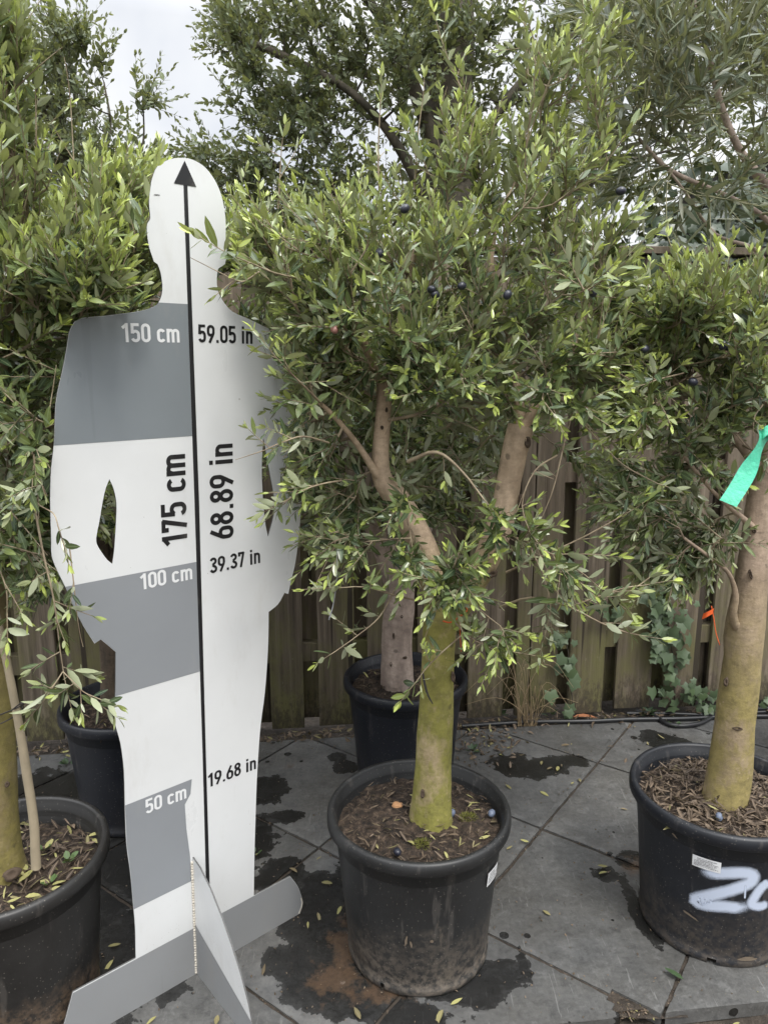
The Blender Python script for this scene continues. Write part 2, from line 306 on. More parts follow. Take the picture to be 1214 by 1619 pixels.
M['grey_dark'] = painted('grey_print_upper', (.205, .230, .248), .3, .40)
M['grey_foot'] = painted('grey_foot_print', (.25, .262, .275), .5, .45)
M['black'] = painted('black_print', (.012, .012, .014), .12, .4); M['letter_white'] = painted('white_print', (.78, .79, .80), .1)
M['edge'] = painted('panel_edge', (.10, .10, .10), .2, .5)
def plain(name, c, rough=.5, **k):
    m, nt, p, o = newmat(name); n = noise_n(nt, 35, 4); lk(nt, ramp(nt, n, [(.3, tuple(x*.78 for x in c)), (.7, c)]), p.inputs['Base Color']); p.inputs['Roughness'].default_value = rough
    return m
M['glue'] = plain('dirty_white_glue', (.62, .58, .50), .5); M['ribbon'] = plain('mint_green_tape', (.10, .60, .39), .32)
_nt = M['ribbon'].node_tree; _p = [x for x in _nt.nodes if x.type == 'BSDF_PRINCIPLED'][0]; bump(_nt, _p, noise_n(_nt, 45, 4, .6, stretch=(1, .4, 1)), .9, .004); _p.inputs['Subsurface Weight'].default_value = .15; _p.inputs['Subsurface Radius'].default_value = (.003, .01, .006)

M['orange'] = plain('orange_tape', (.75, .12, .025), .5); M['sticker'] = plain('white_sticker', (.78, .79, .80), .45)
M['ink'] = plain('grey_ink', (.12, .12, .13), .5); M['hose'] = plain('black_hose', (.016, .017, .019), .42)
M['cane'] = plain('weathered_cane', (.30, .25, .17), .8); M['wire'] = plain('dark_wire', (.035, .03, .028), .6)
M['stone'] = plain('orange_brick_chip', (.50, .27, .13), .85); M['moss'] = plain('green_moss', (.10, .12, .02), .95)
M['fruit'] = plain('dark_olive_skin', (.020, .022, .035), .32); M['fruit_bloom'] = plain('bloomed_olive_skin', (.14, .17, .24), .5)
M['fruit_pink'] = plain('pink_olive_skin', (.40, .20, .17), .4); M['straw'] = plain('dry_straw', (.36, .27, .16), .8)
M['string'] = plain('grey_string', (.33, .34, .36), .8); M['weed'] = M['ivy']; M['core'] = plain('ivy_shade_black', (.010, .009, .006), 1.0)  # core: near-black colour standing in for deep shade inside the ivy
m, nt, p, o = newmat('white_spray_paint'); M['spray'] = m
a = attr(nt, 'alpha'); n = noise_n(nt, 700, 3, .8); n0 = noise_n(nt, 25, 3)
al = math_(nt, 'ADD', a, math_(nt, 'MULTIPLY', math_(nt, 'SUBTRACT', n, .5), 1.0)); al = math_(nt, 'ADD', al, math_(nt, 'MULTIPLY', math_(nt, 'SUBTRACT', n0, .5), .25))
al = ramp(nt, al, [(.22, (0, 0, 0)), (.80, (1, 1, 1))]); p.inputs['Base Color'].default_value = (.50, .56, .68, 1); p.inputs['Roughness'].default_value = .95; p.inputs['Specular IOR Level'].default_value = .1
lk(nt, al, p.inputs['Alpha'])

# ---------------------------------------------------------------- leaf + tube engines
def prof(stations):
    L = [(0, 0, 0)]
    for t, wd in stations: L += [(t, wd, 1), (t, 0, 0), (t, -wd, 1)]
    L += [(1, 0, 0)]; ns = len(stations); V = np.array(L, float)
    tri = [[0, 2, 1], [0, 3, 2]]; quad = []
    for k in range(ns-1):
        a = 1+3*k; b = a+3; quad += [[a, a+1, b+1, b], [a+1, a+2, b+2, b+1]]
    a = 1+3*(ns-1); e = 1+3*ns; tri += [[a, a+1, e], [a+1, a+2, e]]
    return V, np.array(tri), np.array(quad)
PROF_FINE = prof([(.22, .78), (.50, 1.0), (.80, .62)]); PROF_LOW = prof([(.30, .92), (.70, .80)])
OB = np.array([-.41112598, 1.4862579, 0.]); UB = np.array([.75453459, .65626028, 0.]); VB = np.array([.03058933, -.03517005, .99891309])
NB = unit(np.cross(UB, VB))     # towards the camera side
if NB[1] > 0: NB = -NB
OUT = [(-0.0268, 1.7481), (-0.0513, 1.7327), (-0.0629, 1.7102), (-0.0673, 1.6913), (-0.0707, 1.67), (-0.0696, 1.6438), (-0.076, 1.6325), (-0.0768, 1.6165), (-0.0743, 1.5953), (-0.0702, 1.5823), (-0.066, 1.5702), (-0.0596, 1.5669), (-0.0547, 1.5536), (-0.0524, 1.5372), (-0.0526, 1.5205), (-0.0569, 1.5063), (-0.0654, 1.4947), (-0.0869, 1.4854), (-0.1224, 1.4783), (-0.1679, 1.4711), (-0.1954, 1.4679), (-0.2118, 1.4615), (-0.2224, 1.4454), (-0.2266, 1.43), (-0.2362, 1.3897), (-0.2487, 1.3472), (-0.2557, 1.3151), (-0.2622, 1.2554), (-0.2702, 1.2117), (-0.2759, 1.1561), (-0.2793, 1.0877), (-0.2808, 1.053), (-0.2723, 1.0218), (-0.2631, 0.996), (-0.2495, 0.9504), (-0.235, 0.9096), (-0.217, 0.87), (-0.2048, 0.8752), (-0.1781, 0.842), (-0.1832, 0.7649), (-0.1883, 0.6985), (-0.1799, 0.6469), (-0.1764, 0.5819), (-0.1792, 0.4961), (-0.1804, 0.4149), (-0.1762, 0.3444), (-0.1745, 0.2735), (-0.1731, 0.2092), (-0.1759, 0.1299), (-0.308, 0.1297), (-0.352, 0.0), (-0.0331, 0.0), (0.067, 0.0), (0.2480, 0.0), (0.2594, 0.0326), (0.2538, 0.0600), (0.2438, 0.0884), (0.2228, 0.1265), (0.1176, 0.1275), (0.1211, 0.2335), (0.1252, 0.3265), (0.1302, 0.4254), (0.1355, 0.4975), (0.1434, 0.5756), (0.1554, 0.6512), (0.1651, 0.7574), (0.1677, 0.8442), (0.1929, 0.8573), (0.21, 0.88), (0.2203, 0.8756), (0.2273, 0.9029), (0.2377, 0.9385), (0.2446, 0.9747), (0.2533, 1.0473), (0.2575, 1.1337), (0.2448, 1.1916), (0.2326, 1.2822), (0.2167, 1.3565), (0.1958, 1.4218), (0.1748, 1.4600), (0.1303, 1.4767), (0.0912, 1.4904), (0.0729, 1.5074), (0.0611, 1.5274), (0.0591, 1.5506), (0.0623, 1.5683), (0.0775, 1.5782), (0.0821, 1.5989), (0.08, 1.6217), (0.0809, 1.6561), (0.0776, 1.6839), (0.0715, 1.7054), (0.0602, 1.7259), (0.0413, 1.7448), (0.0163, 1.7541), (-0.0054, 1.7537)]
def inpoly(P, poly):
    x, y = P[:, 0], P[:, 1]; c = np.zeros(len(P), bool); n = len(poly)
    for i in range(n):
        x1, y1 = poly[i]; x2, y2 = poly[(i+1) % n]
        with np.errstate(divide='ignore', invalid='ignore'):
            c ^= ((y1 > y) != (y2 > y)) & (x < (x2-x1)*(y-y1)/(y2-y1+1e-12)+x1)
    return c
OUT_POLY = np.array(OUT); CLEAR = {'umax': .30}
def board_clear(P):
    """True where a point does not stand in front of, or inside, the board"""
    C = np.array([0, 0, CAM_H]); d = P-C; t = ((OB-C)@NB)/(d@NB+1e-9); H = C+d*t[:, None]-OB
    uu, hh = H@UB, H@VB; ins = inpoly(np.stack([uu, hh], 1), OUT_POLY) & (uu < CLEAR['umax']+np.where((hh < 1.26) & (CLEAR['umax'] < .2), .062, np.where(hh > 1.40, .02, 0)))
    near = np.abs((P-OB)@NB) < .012; q = P-OB
    touch = near & inpoly(np.stack([q@UB, q@VB], 1), OUT_POLY)
    return ~((ins & (t > 1.0)) | touch)
def keep_leaves(L0):
    P = np.concatenate(L0.P); D = np.concatenate(L0.D); L = np.concatenate(L0.L); k = board_clear(P) & board_clear(P+unit(D)*L[:, None])
    for n_ in ('P', 'D', 'Nn', 'L', 'W', 'C'): setattr(L0, n_, [np.concatenate(getattr(L0, n_))[k]])
class Leaves:
    def __init__(s): s.P = []; s.D = []; s.Nn = []; s.L = []; s.W = []; s.C = []
    def add(s, P, D, Nn, L, W, rnd, fresh):
        n = len(P); s.P.append(P); s.D.append(D); s.Nn.append(Nn); s.L.append(L); s.W.append(W); s.C.append(np.stack([rnd, fresh], 1))
    def build(s, profile, fold=.28, curl=.12):
        V0, tri, quad = profile
        P, D, Nn, L, W, C = [np.concatenate(x) for x in (s.P, s.D, s.Nn, s.L, s.W, s.C)]
        D = unit(D); S = unit(np.cross(Nn, D)); Z = unit(np.cross(D, S)); n = len(P)
        cv = curl*(rng.random(n)*3.2-1.2); fo = fold*(.1+rng.random(n)); tw = (rng.random(n)-.5)*.5
        t = V0[:, 0][None]; y = V0[:, 1][None]; k = V0[:, 2][None]
        z = -cv[:, None]*t*t*L[:, None] + np.abs(y)*W[:, None]*fo[:, None]
        ys = y*W[:, None]; z = z+tw[:, None]*t*ys
        V = P[:, None]+D[:, None]*(t*L[:, None])[..., None]+S[:, None]*ys[..., None]+Z[:, None]*z[..., None]
        nv = len(V0); off = (np.arange(n)*nv)[:, None, None]
        colr = np.zeros((n, nv, 4)); colr[:, :, 0] = C[:, :1]; colr[:, :, 1] = C[:, 1:2]; colr[:, :, 2] = np.broadcast_to(k, (n, nv)); colr[:, :, 3] = 1
        return V.reshape(-1, 3), (tri[None]+off).reshape(-1, 3), (quad[None]+off).reshape(-1, 4), colr.reshape(-1, 4)
class Tubes:
    def __init__(s): s.V = []; s.Q = []; s.n = 0; s.T = []
    def add(s, pts, radii, sides=5, cap=False, bumpy=0, seed=0, seg=None):
        pts = np.asarray(pts, float); radii = np.asarray(radii, float); k = len(pts)
        tan = np.gradient(pts, axis=0) if k > 2 else np.repeat((pts[-1:]-pts[:1]), 2, 0)
        tan = unit(tan); ref = np.array([0, 0, 1.]) if abs(tan[0][2]) < .9 else np.array([1., 0, 0])
        A = unit(np.cross(tan[0], ref)); ring = []
        a = np.linspace(0, 2*np.pi, sides, endpoint=False)
        for i in range(k):
            A = unit(A-tan[i]*np.dot(A, tan[i])); B = np.cross(tan[i], A)
            r = radii[i]
            off = A[None]*np.cos(a)[:, None]+B[None]*np.sin(a)[:, None]
            if bumpy:
                rr = np.array([1+bumpy*mnoise.noise(Vector(pts[i]*9+off[j]*1.1+seed))+bumpy*.6*mnoise.noise(Vector(pts[i]*26+off[j]*2.2+seed)) for j in range(sides)])
                ring.append(pts[i]+off*(r*rr)[:, None])
            else: ring.append(pts[i]+off*r)
        V = np.concatenate(ring); base = s.n
        i0 = np.arange(k-1)[:, None]*sides; j = np.arange(sides)[None]; jn = (j+1) % sides
        Q = np.stack([i0+j, i0+jn, i0+sides+jn, i0+sides+j], -1).reshape(-1, 4)+base
        s.V.append(V); s.Q.append(Q); s.n += len(V)
        if cap:
            c = pts[-1]+tan[-1]*radii[-1]*.12; s.V.append(c[None]); ci = s.n; s.n += 1
            last = base+(k-1)*sides
            s.T.append(np.stack([last+j[0], last+jn[0], np.full(sides, ci)], -1))
    def get(s): return np.concatenate(s.V), np.concatenate(s.Q), (np.concatenate(s.T) if s.T else np.zeros((0, 3), int))
def spline(ctrl, n):
    """Catmull-Rom through rows of ctrl (any width)"""
    C = np.asarray(ctrl, float); C = np.vstack([2*C[0]-C[1], C, 2*C[-1]-C[-2]]); out_ = []
    segs = len(C)-3; per = max(2, n//segs)
    for i in range(segs):
        p0, p1, p2, p3 = C[i:i+4]; t = np.linspace(0, 1, per, endpoint=(i == segs-1))[:, None]
        out_.append(.5*((2*p1)+(-p0+p2)*t+(2*p0-5*p1+4*p2-p3)*t*t+(-p0+3*p1-3*p2+p3)*t**3))
    return np.concatenate(out_)

def shoot(lv, tb, base, d, length, lsize, fresh, spacing=.018, wr=.130, droop=0., young=.35, low=False, spread=.85):
    """one leafy shoot: a curved stem with opposite leaf pairs"""
    if rng.random() < .07 and length < .2: lsize = lsize*.01
    d = unit(d); n = max(3, int(length/.03)); up = np.array([0, 0, 1.])
    pts = [base]; dd = d.copy(); side = unit(np.random.default_rng(rng.integers(1 << 30)).normal(size=3))
    for i in range(n):
        dd = unit(dd+up*(-droop*.12)+side*.045); pts.append(pts[-1]+dd*length/n)
    pts = np.array(pts); tb.append((pts, np.linspace(.0016 if length > .1 else .0012, .0006, len(pts)), 3))
    cum = np.linspace(0, 1, len(pts)); k = max(3, int(length/spacing)); ts = (np.arange(k)+.6)/k
    Pn = np.stack([np.interp(ts, cum, pts[:, j]) for j in range(3)], 1)
    T = unit(np.gradient(pts, axis=0)); Tn = unit(np.stack([np.interp(ts, cum, T[:, j]) for j in range(3)], 1))
    r0 = unit(np.cross(Tn, rng.normal(size=3))); b0 = np.cross(Tn, r0)
    ph = (np.arange(k) % 2)*np.pi/2+rng.random()*6.28+rng.normal(size=k)*.25
    for s_ in (0, np.pi):
        keep = rng.random(k) < .90
        a = ph+s_+rng.normal(size=k)*.2
        S = r0*np.cos(a)[:, None]+b0*np.sin(a)[:, None]
        ang = spread*(1.22-.66*ts)+rng.normal(size=k)*.26
        D = unit(Tn*np.cos(ang)[:, None]+S*np.sin(ang)[:, None]+np.array([0, 0, .04]))
        Nn = unit(np.cross(np.cross(D, Tn), D)*1.0+np.array([0, 0, .35])+rng.normal(size=(k, 3))*.50)
        Nn = np.where((np.abs((Nn*D).sum(1)) > .95)[:, None], S, Nn)
        sz = lsize*(1.06-.55*ts**2.2)*(.55+.72*rng.random(k))
        fr = np.clip(fresh*(.10+.95*ts**2.2)+rng.normal(size=k)*.10+(ts > .85)*young, 0, 1)
        rn = np.clip(rng.random(k)**1.35*.85+.15*ts, 0, 1)
        lv.add(Pn[keep], D[keep], Nn[keep], sz[keep], (sz*wr*(.8+.45*rng.random(k)))[keep], rn[keep], fr[keep])
    # tip pair
    D = unit(Tn[-1:]+rng.normal(size=(2, 3))*.22); lv.add(np.repeat(pts[-1:], 2, 0), D, unit(rng.normal(size=(2, 3))+[0, 0, 1]), lsize*np.array([.62, .5]), lsize*wr*np.array([.7, .6]), np.array([.8, .8]), np.clip(np.array([1., 1.])*(fresh+young), 0, 1))

def grow_crown(name, tree, limb_nodes, blobs, leaf, lmat, tmat, lsize=.043, wr=.138, fresh=.45, shoots=(3, 5), slen=(.10, .20), updir=.5, hero=(), profile=None, spacing=.0145, twig_r=.0065, jitter=.25, gap=None, young=.35):
    """limb_nodes (n,4) x,y,z,r ; blobs: (px,py,Y,rx_px,ry_px,rY,n[,up][,fresh])"""
    lv = Leaves(); stems = []; T = Tubes(); BR = []
    tg = []
    for b in blobs:
        px, py, Y, rx, ry, rY, n = b[:7]; n = int(round(n*(1.15 if profile is None else 1.0))); upb = b[7] if len(b) > 7 else updir; frb = b[8] if len(b) > 8 else fresh
        for _ in range(n):
            v = rng.normal(size=3); v = v/np.linalg.norm(v)*rng.random()**(1/2.4)
            P = at(px+v[0]*rx, py+v[1]*ry, Y+v[2]*rY); tg.append((P, upb, frb, v))
    nodes = np.array(limb_nodes)[:, :3]; rad = np.array(limb_nodes)[:, 3]
    cen = nodes.mean(0)
    order = sorted(range(len(tg)), key=lambda i: np.min(((nodes-tg[i][0])**2).sum(1)))
    NX = [nodes]; allN = nodes.copy(); allR = rad.copy()
    for i in order:
        P, upb, frb, v = tg[i]
        d2 = ((allN-P)**2).sum(1)+np.maximum(0, allN[:, 2]-P[2]+.02)*.25*(upb > 0)
        j = int(np.argmin(d2)); A = allN[j]; L = np.linalg.norm(P-A)
        if L < .02: L = .02
        out_d = unit(P-cen)
        mid_ = (A+P)/2+np.array([0, 0, -.10 if upb > 0 else .04])*L*.8+rng.normal(size=3)*L*.07
        k = max(4, int(L/.035)+2); t = np.linspace(0, 1, k)[:, None]
        pts = A*(1-t)**2+mid_*2*t*(1-t)+P*t*t
        r0 = min(allR[j]*.75, twig_r*(.45+L*2.0)); r0 = max(r0, .0018); r1 = max(.0012, r0*.45)
        rr = np.linspace(r0, r1, k); BR.append((pts, rr))
        allN = np.vstack([allN, pts[1:]]); allR = np.concatenate([allR, rr[1:]])
        ns = rng.integers(shoots[0], shoots[1]+1)
        tdir = unit(pts[-1]-pts[-2])
        for q in range(ns):
            t_ = 1-.55*rng.random() if q else 1.0
            bpt_ = pts[min(k-1, int(t_*(k-1)))]
            d = unit(tdir*.55+out_d*.45+np.array([0, 0, max(upb, .08)])+rng.normal(size=3)*(.42 if q else jitter))
            ln = slen[0]+(slen[1]-slen[0])*rng.random()
            shoot(lv, stems, bpt_, d, ln, lsize*(.85+.3*rng.random()), frb*(.6+.8*rng.random()), spacing, wr, droop=.15, young=young*rng.random()*1.6)
    keep_leaves(lv)
    T2 = Tubes()
    for pts, rr, sd in stems:
        k = board_clear(pts)
        if k.all(): T2.add(pts, rr, sd)
        elif k[:3].all():
            m_ = int(np.argmin(k)); T2.add(pts[:m_], rr[:m_], sd)
    for pts, rr in BR:
        k = board_clear(pts)
        if k.all(): T2.add(pts, rr, 5)
        elif k[:3].all(): m_ = int(np.argmin(k)); T2.add(pts[:m_], rr[:m_], 5)
    T = T2; stems = []
    for h in hero:   # hand-placed twigs: polyline of (px,py,Y), side shoots, leaf size, freshness
        pl, nsh, ls, fr, r = h[:5]; pts = spline([at(*q) for q in pl], 14); T.add(pts, np.linspace(r, max(.0009, r*.35), len(pts)), 5)
        allN = np.vstack([allN, pts]); d = unit(pts[-1]-pts[-3])
        shoot(lv, stems, pts[-1], d+np.array([0, 0, .12]), .045+.03*rng.random(), ls, fr, spacing*.9, wr*1.05, young=.5)
        for q in range(nsh):
            i_ = int(len(pts)*(.30+.68*(q+.5)/nsh)); i_ = min(i_, len(pts)-2); tt = unit(pts[i_+1]-pts[i_])
            shoot(lv, stems, pts[i_], unit(tt*.6+rng.normal(size=3)*.6+np.array([0, 0, .2])), .035+.05*rng.random(), ls, fr*.8, spacing, wr, young=.4)
    for pts, rr, sd in stems: T.add(pts, rr, sd)
    LV, LT, LQ, LC = lv.build(profile or PROF_FINE)
    TV, TQ, TT = T.get(); off = len(LV)
    V = np.vstack([LV, TV]); C = np.vstack([LC, np.zeros((len(TV), 4))])
    idx = np.concatenate([np.zeros(len(LT)+len(LQ)), np.ones(len(TQ))]).astype(int)
    o = mesh_obj(name, V, [LT, LQ, TQ+off], None, tree, smooth=True, attrs={'leafcol': C}, mats=[lmat, tmat], mat_idx=idx)
    print(name, tree.name, 'leaves', len(LT)//4, 'targets', len(tg)); return o

def limb(T, ctrl, sides=20, n=26, cap=False, bumpy=.07, seed=0):
    """ctrl rows (px,py,Y,radius)"""
    C = np.array([[*at(a, b, c), r] for a, b, c, r in ctrl]); S = spline(C, n); T.add(S[:, :3], S[:, 3], sides, cap, bumpy, seed); return S
def trunk_obj(tree, T, mat, name='trunk'):
    V, Q, TT = T.get(); Fs = [Q]+([TT] if len(TT) else []); return mesh_obj(name, V, Fs, mat, tree, smooth=True)

# ---------------------------------------------------------------- ground and paving
def sheet(name, x0, x1, y0, y1, z, mat):
    o = mesh_obj(name, [[x0, y0, z], [x1, y0, z], [x1, y1, z], [x0, y1, z]], [[0, 1, 2, 3]], mat); tag(o, kind='structure'); return o
sheet('ground', -150, 150, -150, 150, -.048, M['ground'])
FY = lambda x: 2.629+.112*x        # front face of the fence
uA = np.array([math.cos(R_(53.5)), math.sin(R_(53.5))]); vA = np.array([math.sin(R_(53.5)), -math.cos(R_(53.5))])
wets_and_shade = [(840, 1212, .15, .085), (800, 1215, .06, .05), (910, 1205, .05, .05), (1045, 1170, .10, .07), (508, 1440, .125, .16), (500, 1520, .12, .12), (560, 1580, .14, .06), (450, 1385, .07, .08), (955, 1382, .05, .035), (1000, 1360, .05, .04),
        (410, 1330, .07, .08), (420, 1250, .10, .10), (455, 1290, .05, .04), (533, 1196, .03, .03), (545, 1215, .05, .05), (780, 1540, .08, .05), (740, 1570, .1, .04), (830, 1530, .015, .06), (1010, 1440, .03, .12), (260, 1350, .3, .3), (190, 1500, .2, .2), (100, 1250, .3, .15), (650, 1610, .12, .04), (1000, 1605, .05, .02)]  # large far-left ellipses paint the shade beside and behind the board
dirts = [(558, 1490, .06, .09), (538, 1545, .075, .055), (585, 1572, .08, .025), (1010, 1370, .05, .04), (455, 1212, .02, .02)]
wl = [(gnd(a, b), c, d) for a, b, c, d in wets_and_shade]; dl = [(gnd(a, b), c, d) for a, b, c, d in dirts]
hole = np.array([gnd(958, 1553)[:2], gnd(1040, 1597)[:2], gnd(1046, 1600)[:2], gnd(990, 1612)[:2], gnd(966, 1596)[:2]])
bmp = bmesh.new(); tl = bmp.verts.layers.float.new('tint'); wl_ = bmp.verts.layers.float.new('wet'); dl_ = bmp.verts.layers.float.new('dirt')  # wet layer also holds the painted shade at the left
PU, PV, U0, V0_ = .468, .488, .955, -.808
FRONT = 1.284; FR = lambda x: FRONT+.112*x
for i in range(-6, 12):
    for j in range(-9, 9):
        u0, v0 = U0+i*PU, V0_+j*PV; c_ = (u0+PU/2)*uA+(v0+PV/2)*vA
        if not (-3.4 < c_[0] < 4.2 and 0.7 < c_[1] < 3.4): continue
        g_ = .0035; tint = random.random(); dz = random.uniform(-.0012, .0012)
        nx = 26 if c_[1] < 3.0 and abs(c_[0]) < 1.8 else 4
        b2 = bmesh.new(); bmesh.ops.create_grid(b2, x_segments=nx, y_segments=nx, size=.5)
        for v in b2.verts:
            lu, lv = v.co.x, v.co.y
            eu = g_+random.uniform(0, .0012) if abs(abs(lu)-.5) < 1e-4 else 0; ev = g_+random.uniform(0, .0012) if abs(abs(lv)-.5) < 1e-4 else 0
            if eu: eu += .004*max(0, mnoise.noise(Vector((lv*14, i*3.3, j*1.7))))
            if ev: ev += .004*max(0, mnoise.noise(Vector((lu*14, i*2.3+5, j*1.1))))
            uu = u0+PU*(lu+.5)-math.copysign(eu, lu); vv = v0+PV*(lv+.5)-math.copysign(ev, lv)
            xy = uu*uA+vv*vA; z = dz+.0012*mnoise.noise(Vector((xy[0]*7, xy[1]*7, i*3+j)))
            if eu or ev: z -= .0018
            v.co = Vector((xy[0], xy[1], z))
        for (pc, nn) in (((0, FRONT, 0), (.112, -1, 0)), ((0, 2.629-.045, 0), (-.112, 1, 0))):
            bmesh.ops.bisect_plane(b2, geom=b2.verts[:]+b2.edges[:]+b2.faces[:], plane_co=pc, plane_no=nn, clear_outer=True)
        if not b2.verts: b2.free(); continue
        P = np.array([v.co[:2] for v in b2.verts])
        # broken-away corner
        if inpoly(P, hole).any():
            for a, b in ((0, 1), (3, 4), (4, 0)):
                pass
            fs = [f for f in b2.faces if inpoly(np.array([f.calc_center_median()[:2]]), hole)[0]]
            bmesh.ops.delete(b2, geom=fs, context='FACES')
        bo = [e for e in b2.edges if len(e.link_faces) == 1]
        if not b2.faces: b2.free(); continue
        r = bmesh.ops.extrude_edge_only(b2, edges=bo)
        for v in [x for x in r['geom'] if isinstance(x, bmesh.types.BMVert)]: v.co.z = -.034
        b2.verts.index_update(); vm_ = {}
        for v in b2.verts:
            nv = bmp.verts.new(v.co); vm_[v.index] = nv; nv[tl] = tint
            wv = dv = 0
            for (q, a, b) in wl: wv = max(wv, .97-.5*math.hypot((v.co.x-q[0])/a, (v.co.y-q[1])/b))
            for (q, a, b) in dl: dv = max(dv, 1-.5*math.hypot((v.co.x-q[0])/a, (v.co.y-q[1])/b))
            nv[wl_] = max(0, wv); nv[dl_] = max(0, dv)
        for f in b2.faces:
            try: bmp.faces.new([vm_[v.index] for v in f.verts])
            except ValueError: pass
        b2.free()
me = bpy.data.meshes.new('paving'); bmp.to_mesh(me); bmp.free(); me.materials.append(M['slate'])
pav = bpy.data.objects.new('paving', me); col.objects.link(pav); tag(pav, kind='structure')
# joint filling: dark earth just under the slab surface
o = mesh_obj('joint_soil', [[-3.4, FR(-3.4)+.02, -.0065], [4.2, FR(4.2)+.02, -.0065], [4.2, FY(4.2)+.2, -.0065], [-3.4, FY(-3.4)+.2, -.0065]], [[0, 1, 2, 3]], M['ground']); tag(o, kind='structure')
# loose soil in the broken corner and in front of the slabs
def soil_patch(name, poly_f, x0, x1, y0, y1, z, amp, mat, step=.012):
    xs = np.arange(x0, x1, step); ys = np.arange(y0, y1, step); V = []; idx = {}
    for a, x in enumerate(xs):
        for b, y in enumerate(ys):
            V.append([x, y, z+amp*mnoise.noise(Vector((x*18, y*18, 0)))+amp*.5*mnoise.noise(Vector((x*60, y*60, 3)))])
    ny = len(ys); Q = [[a*ny+b, (a+1)*ny+b, (a+1)*ny+b+1, a*ny+b+1] for a in range(len(xs)-1) for b in range(ny-1)]
    o = mesh_obj(name, V, Q, mat, smooth=True); return o
o = soil_patch('soil_bed', None, -1.6, 2.4, .75, 1.50, -.036, .007, M['ground'], .02); tag(o, kind='structure')
o = soil_patch('soil_fill', None, .44, .66, 1.35, 1.43, -.004, .004, M['ground'], .007)
o.location.z += -.008; tag(o, kind='structure')

# ---------------------------------------------------------------- fence
fence = thing('wooden_fence', 'weathered closeboard timber fence with staggered vertical planks behind the potted trees', 'fence', (0, FY(0), 0))
fd = unit(np.array([1, .112, 0])); fn_ = np.array([-fd[1], fd[0], 0])
def board(name, s0, s1, dep, thick, z0, z1, seed, parent=fence, warp=.004):
    nz_ = 14; V = []; 
    for k in range(nz_+1):
        z = z0+(z1-z0)*k/nz_
        w1 = warp*mnoise.noise(Vector((seed*3.1, z*1.7, 0))); w2 = warp*mnoise.noise(Vector((seed*5.7, z*1.5, 9))); e1 = .0016*mnoise.noise(Vector((seed, z*14, 1))); e2 = .0016*mnoise.noise(Vector((seed, z*14, 5)))
        for (s_, dd, ww) in ((s0+e1, 0, w1), (s1+e2, 0, w2), (s1+e2, thick, w2), (s0+e1, thick, w1)):
            V.append(np.array([0, FY(0), z])+fd*s_+fn_*(dep+dd+ww))
    Fs = [[3, 2, 1, 0]]+[[k*4+j, k*4+(j+1) % 4, k*4+4+(j+1) % 4, k*4+4+j] for k in range(nz_) for j in range(4)]+[[nz_*4, nz_*4+1, nz_*4+2, nz_*4+3]]
    o = mesh_obj(name, V, Fs, M['wood'], parent); bevel(o, .0025, 2); return o
def fx(px, py):   # fence coordinate of a photo column
    d = FW*F_PX+RT*(px-CX)-UP*(py-CY); C = np.array([0, FY(0), 0])
    t = np.dot(C-np.array([0, 0, CAM_H]), fn_)/np.dot(d, fn_); return float(np.dot(np.array([0, 0, CAM_H])+t*d-C, fd))
known = [(425, 478, 1000), (502, 560, 1000), (581, 640, 1000), (660, 718, 1060), (739, 794, 1100), (814, 834, 1100), (836, 878, 1100), (897, 952, 1100), (971, 1027, 1100), (1047, 1100, 1100), (1117, 1175, 1100), (1192, 1245, 1100)]
xs_ = [(fx(a, y), fx(b, y)) for a, b, y in known]
wid, pit = .131, .178
s_ = xs_[0][0]
while s_ > -3.2: s_ -= pit; xs_.insert(0, (s_+random.uniform(-.004, .004), s_+wid+random.uniform(-.004, .004)))
s_ = xs_[-1][0]
while s_ < 3.8: s_ += pit; xs_.append((s_, s_+wid+random.uniform(-.004, .004)))
for k, (a, b) in enumerate(xs_):
    top = 1.76+random.uniform(-.006, .006)
    board('board', a, b, 0, .018, random.uniform(.018, .035), top, k+.37)
for k in range(len(xs_)-1):
    a, b = xs_[k][1], xs_[k+1][0]
    if b-a < .012: continue
    board('back_board', a-.04, b+.04, .062, .018, random.uniform(.02, .05), 1.755, 100+k*1.3)
for z in (.285, .95, 1.56): board('rail', -3.3, 3.9, .019, .042, z, z+.075, 300+z, warp=0)
for s_ in (-2.72, -.93, .875, 2.68): board('post', s_-.035, s_+.035, .081, .07, -.04, 1.80, 400+s_, warp=0)
board('cap_strip', -3.3, 3.9, -.012, .10, 1.77, 1.795, 500, warp=0)

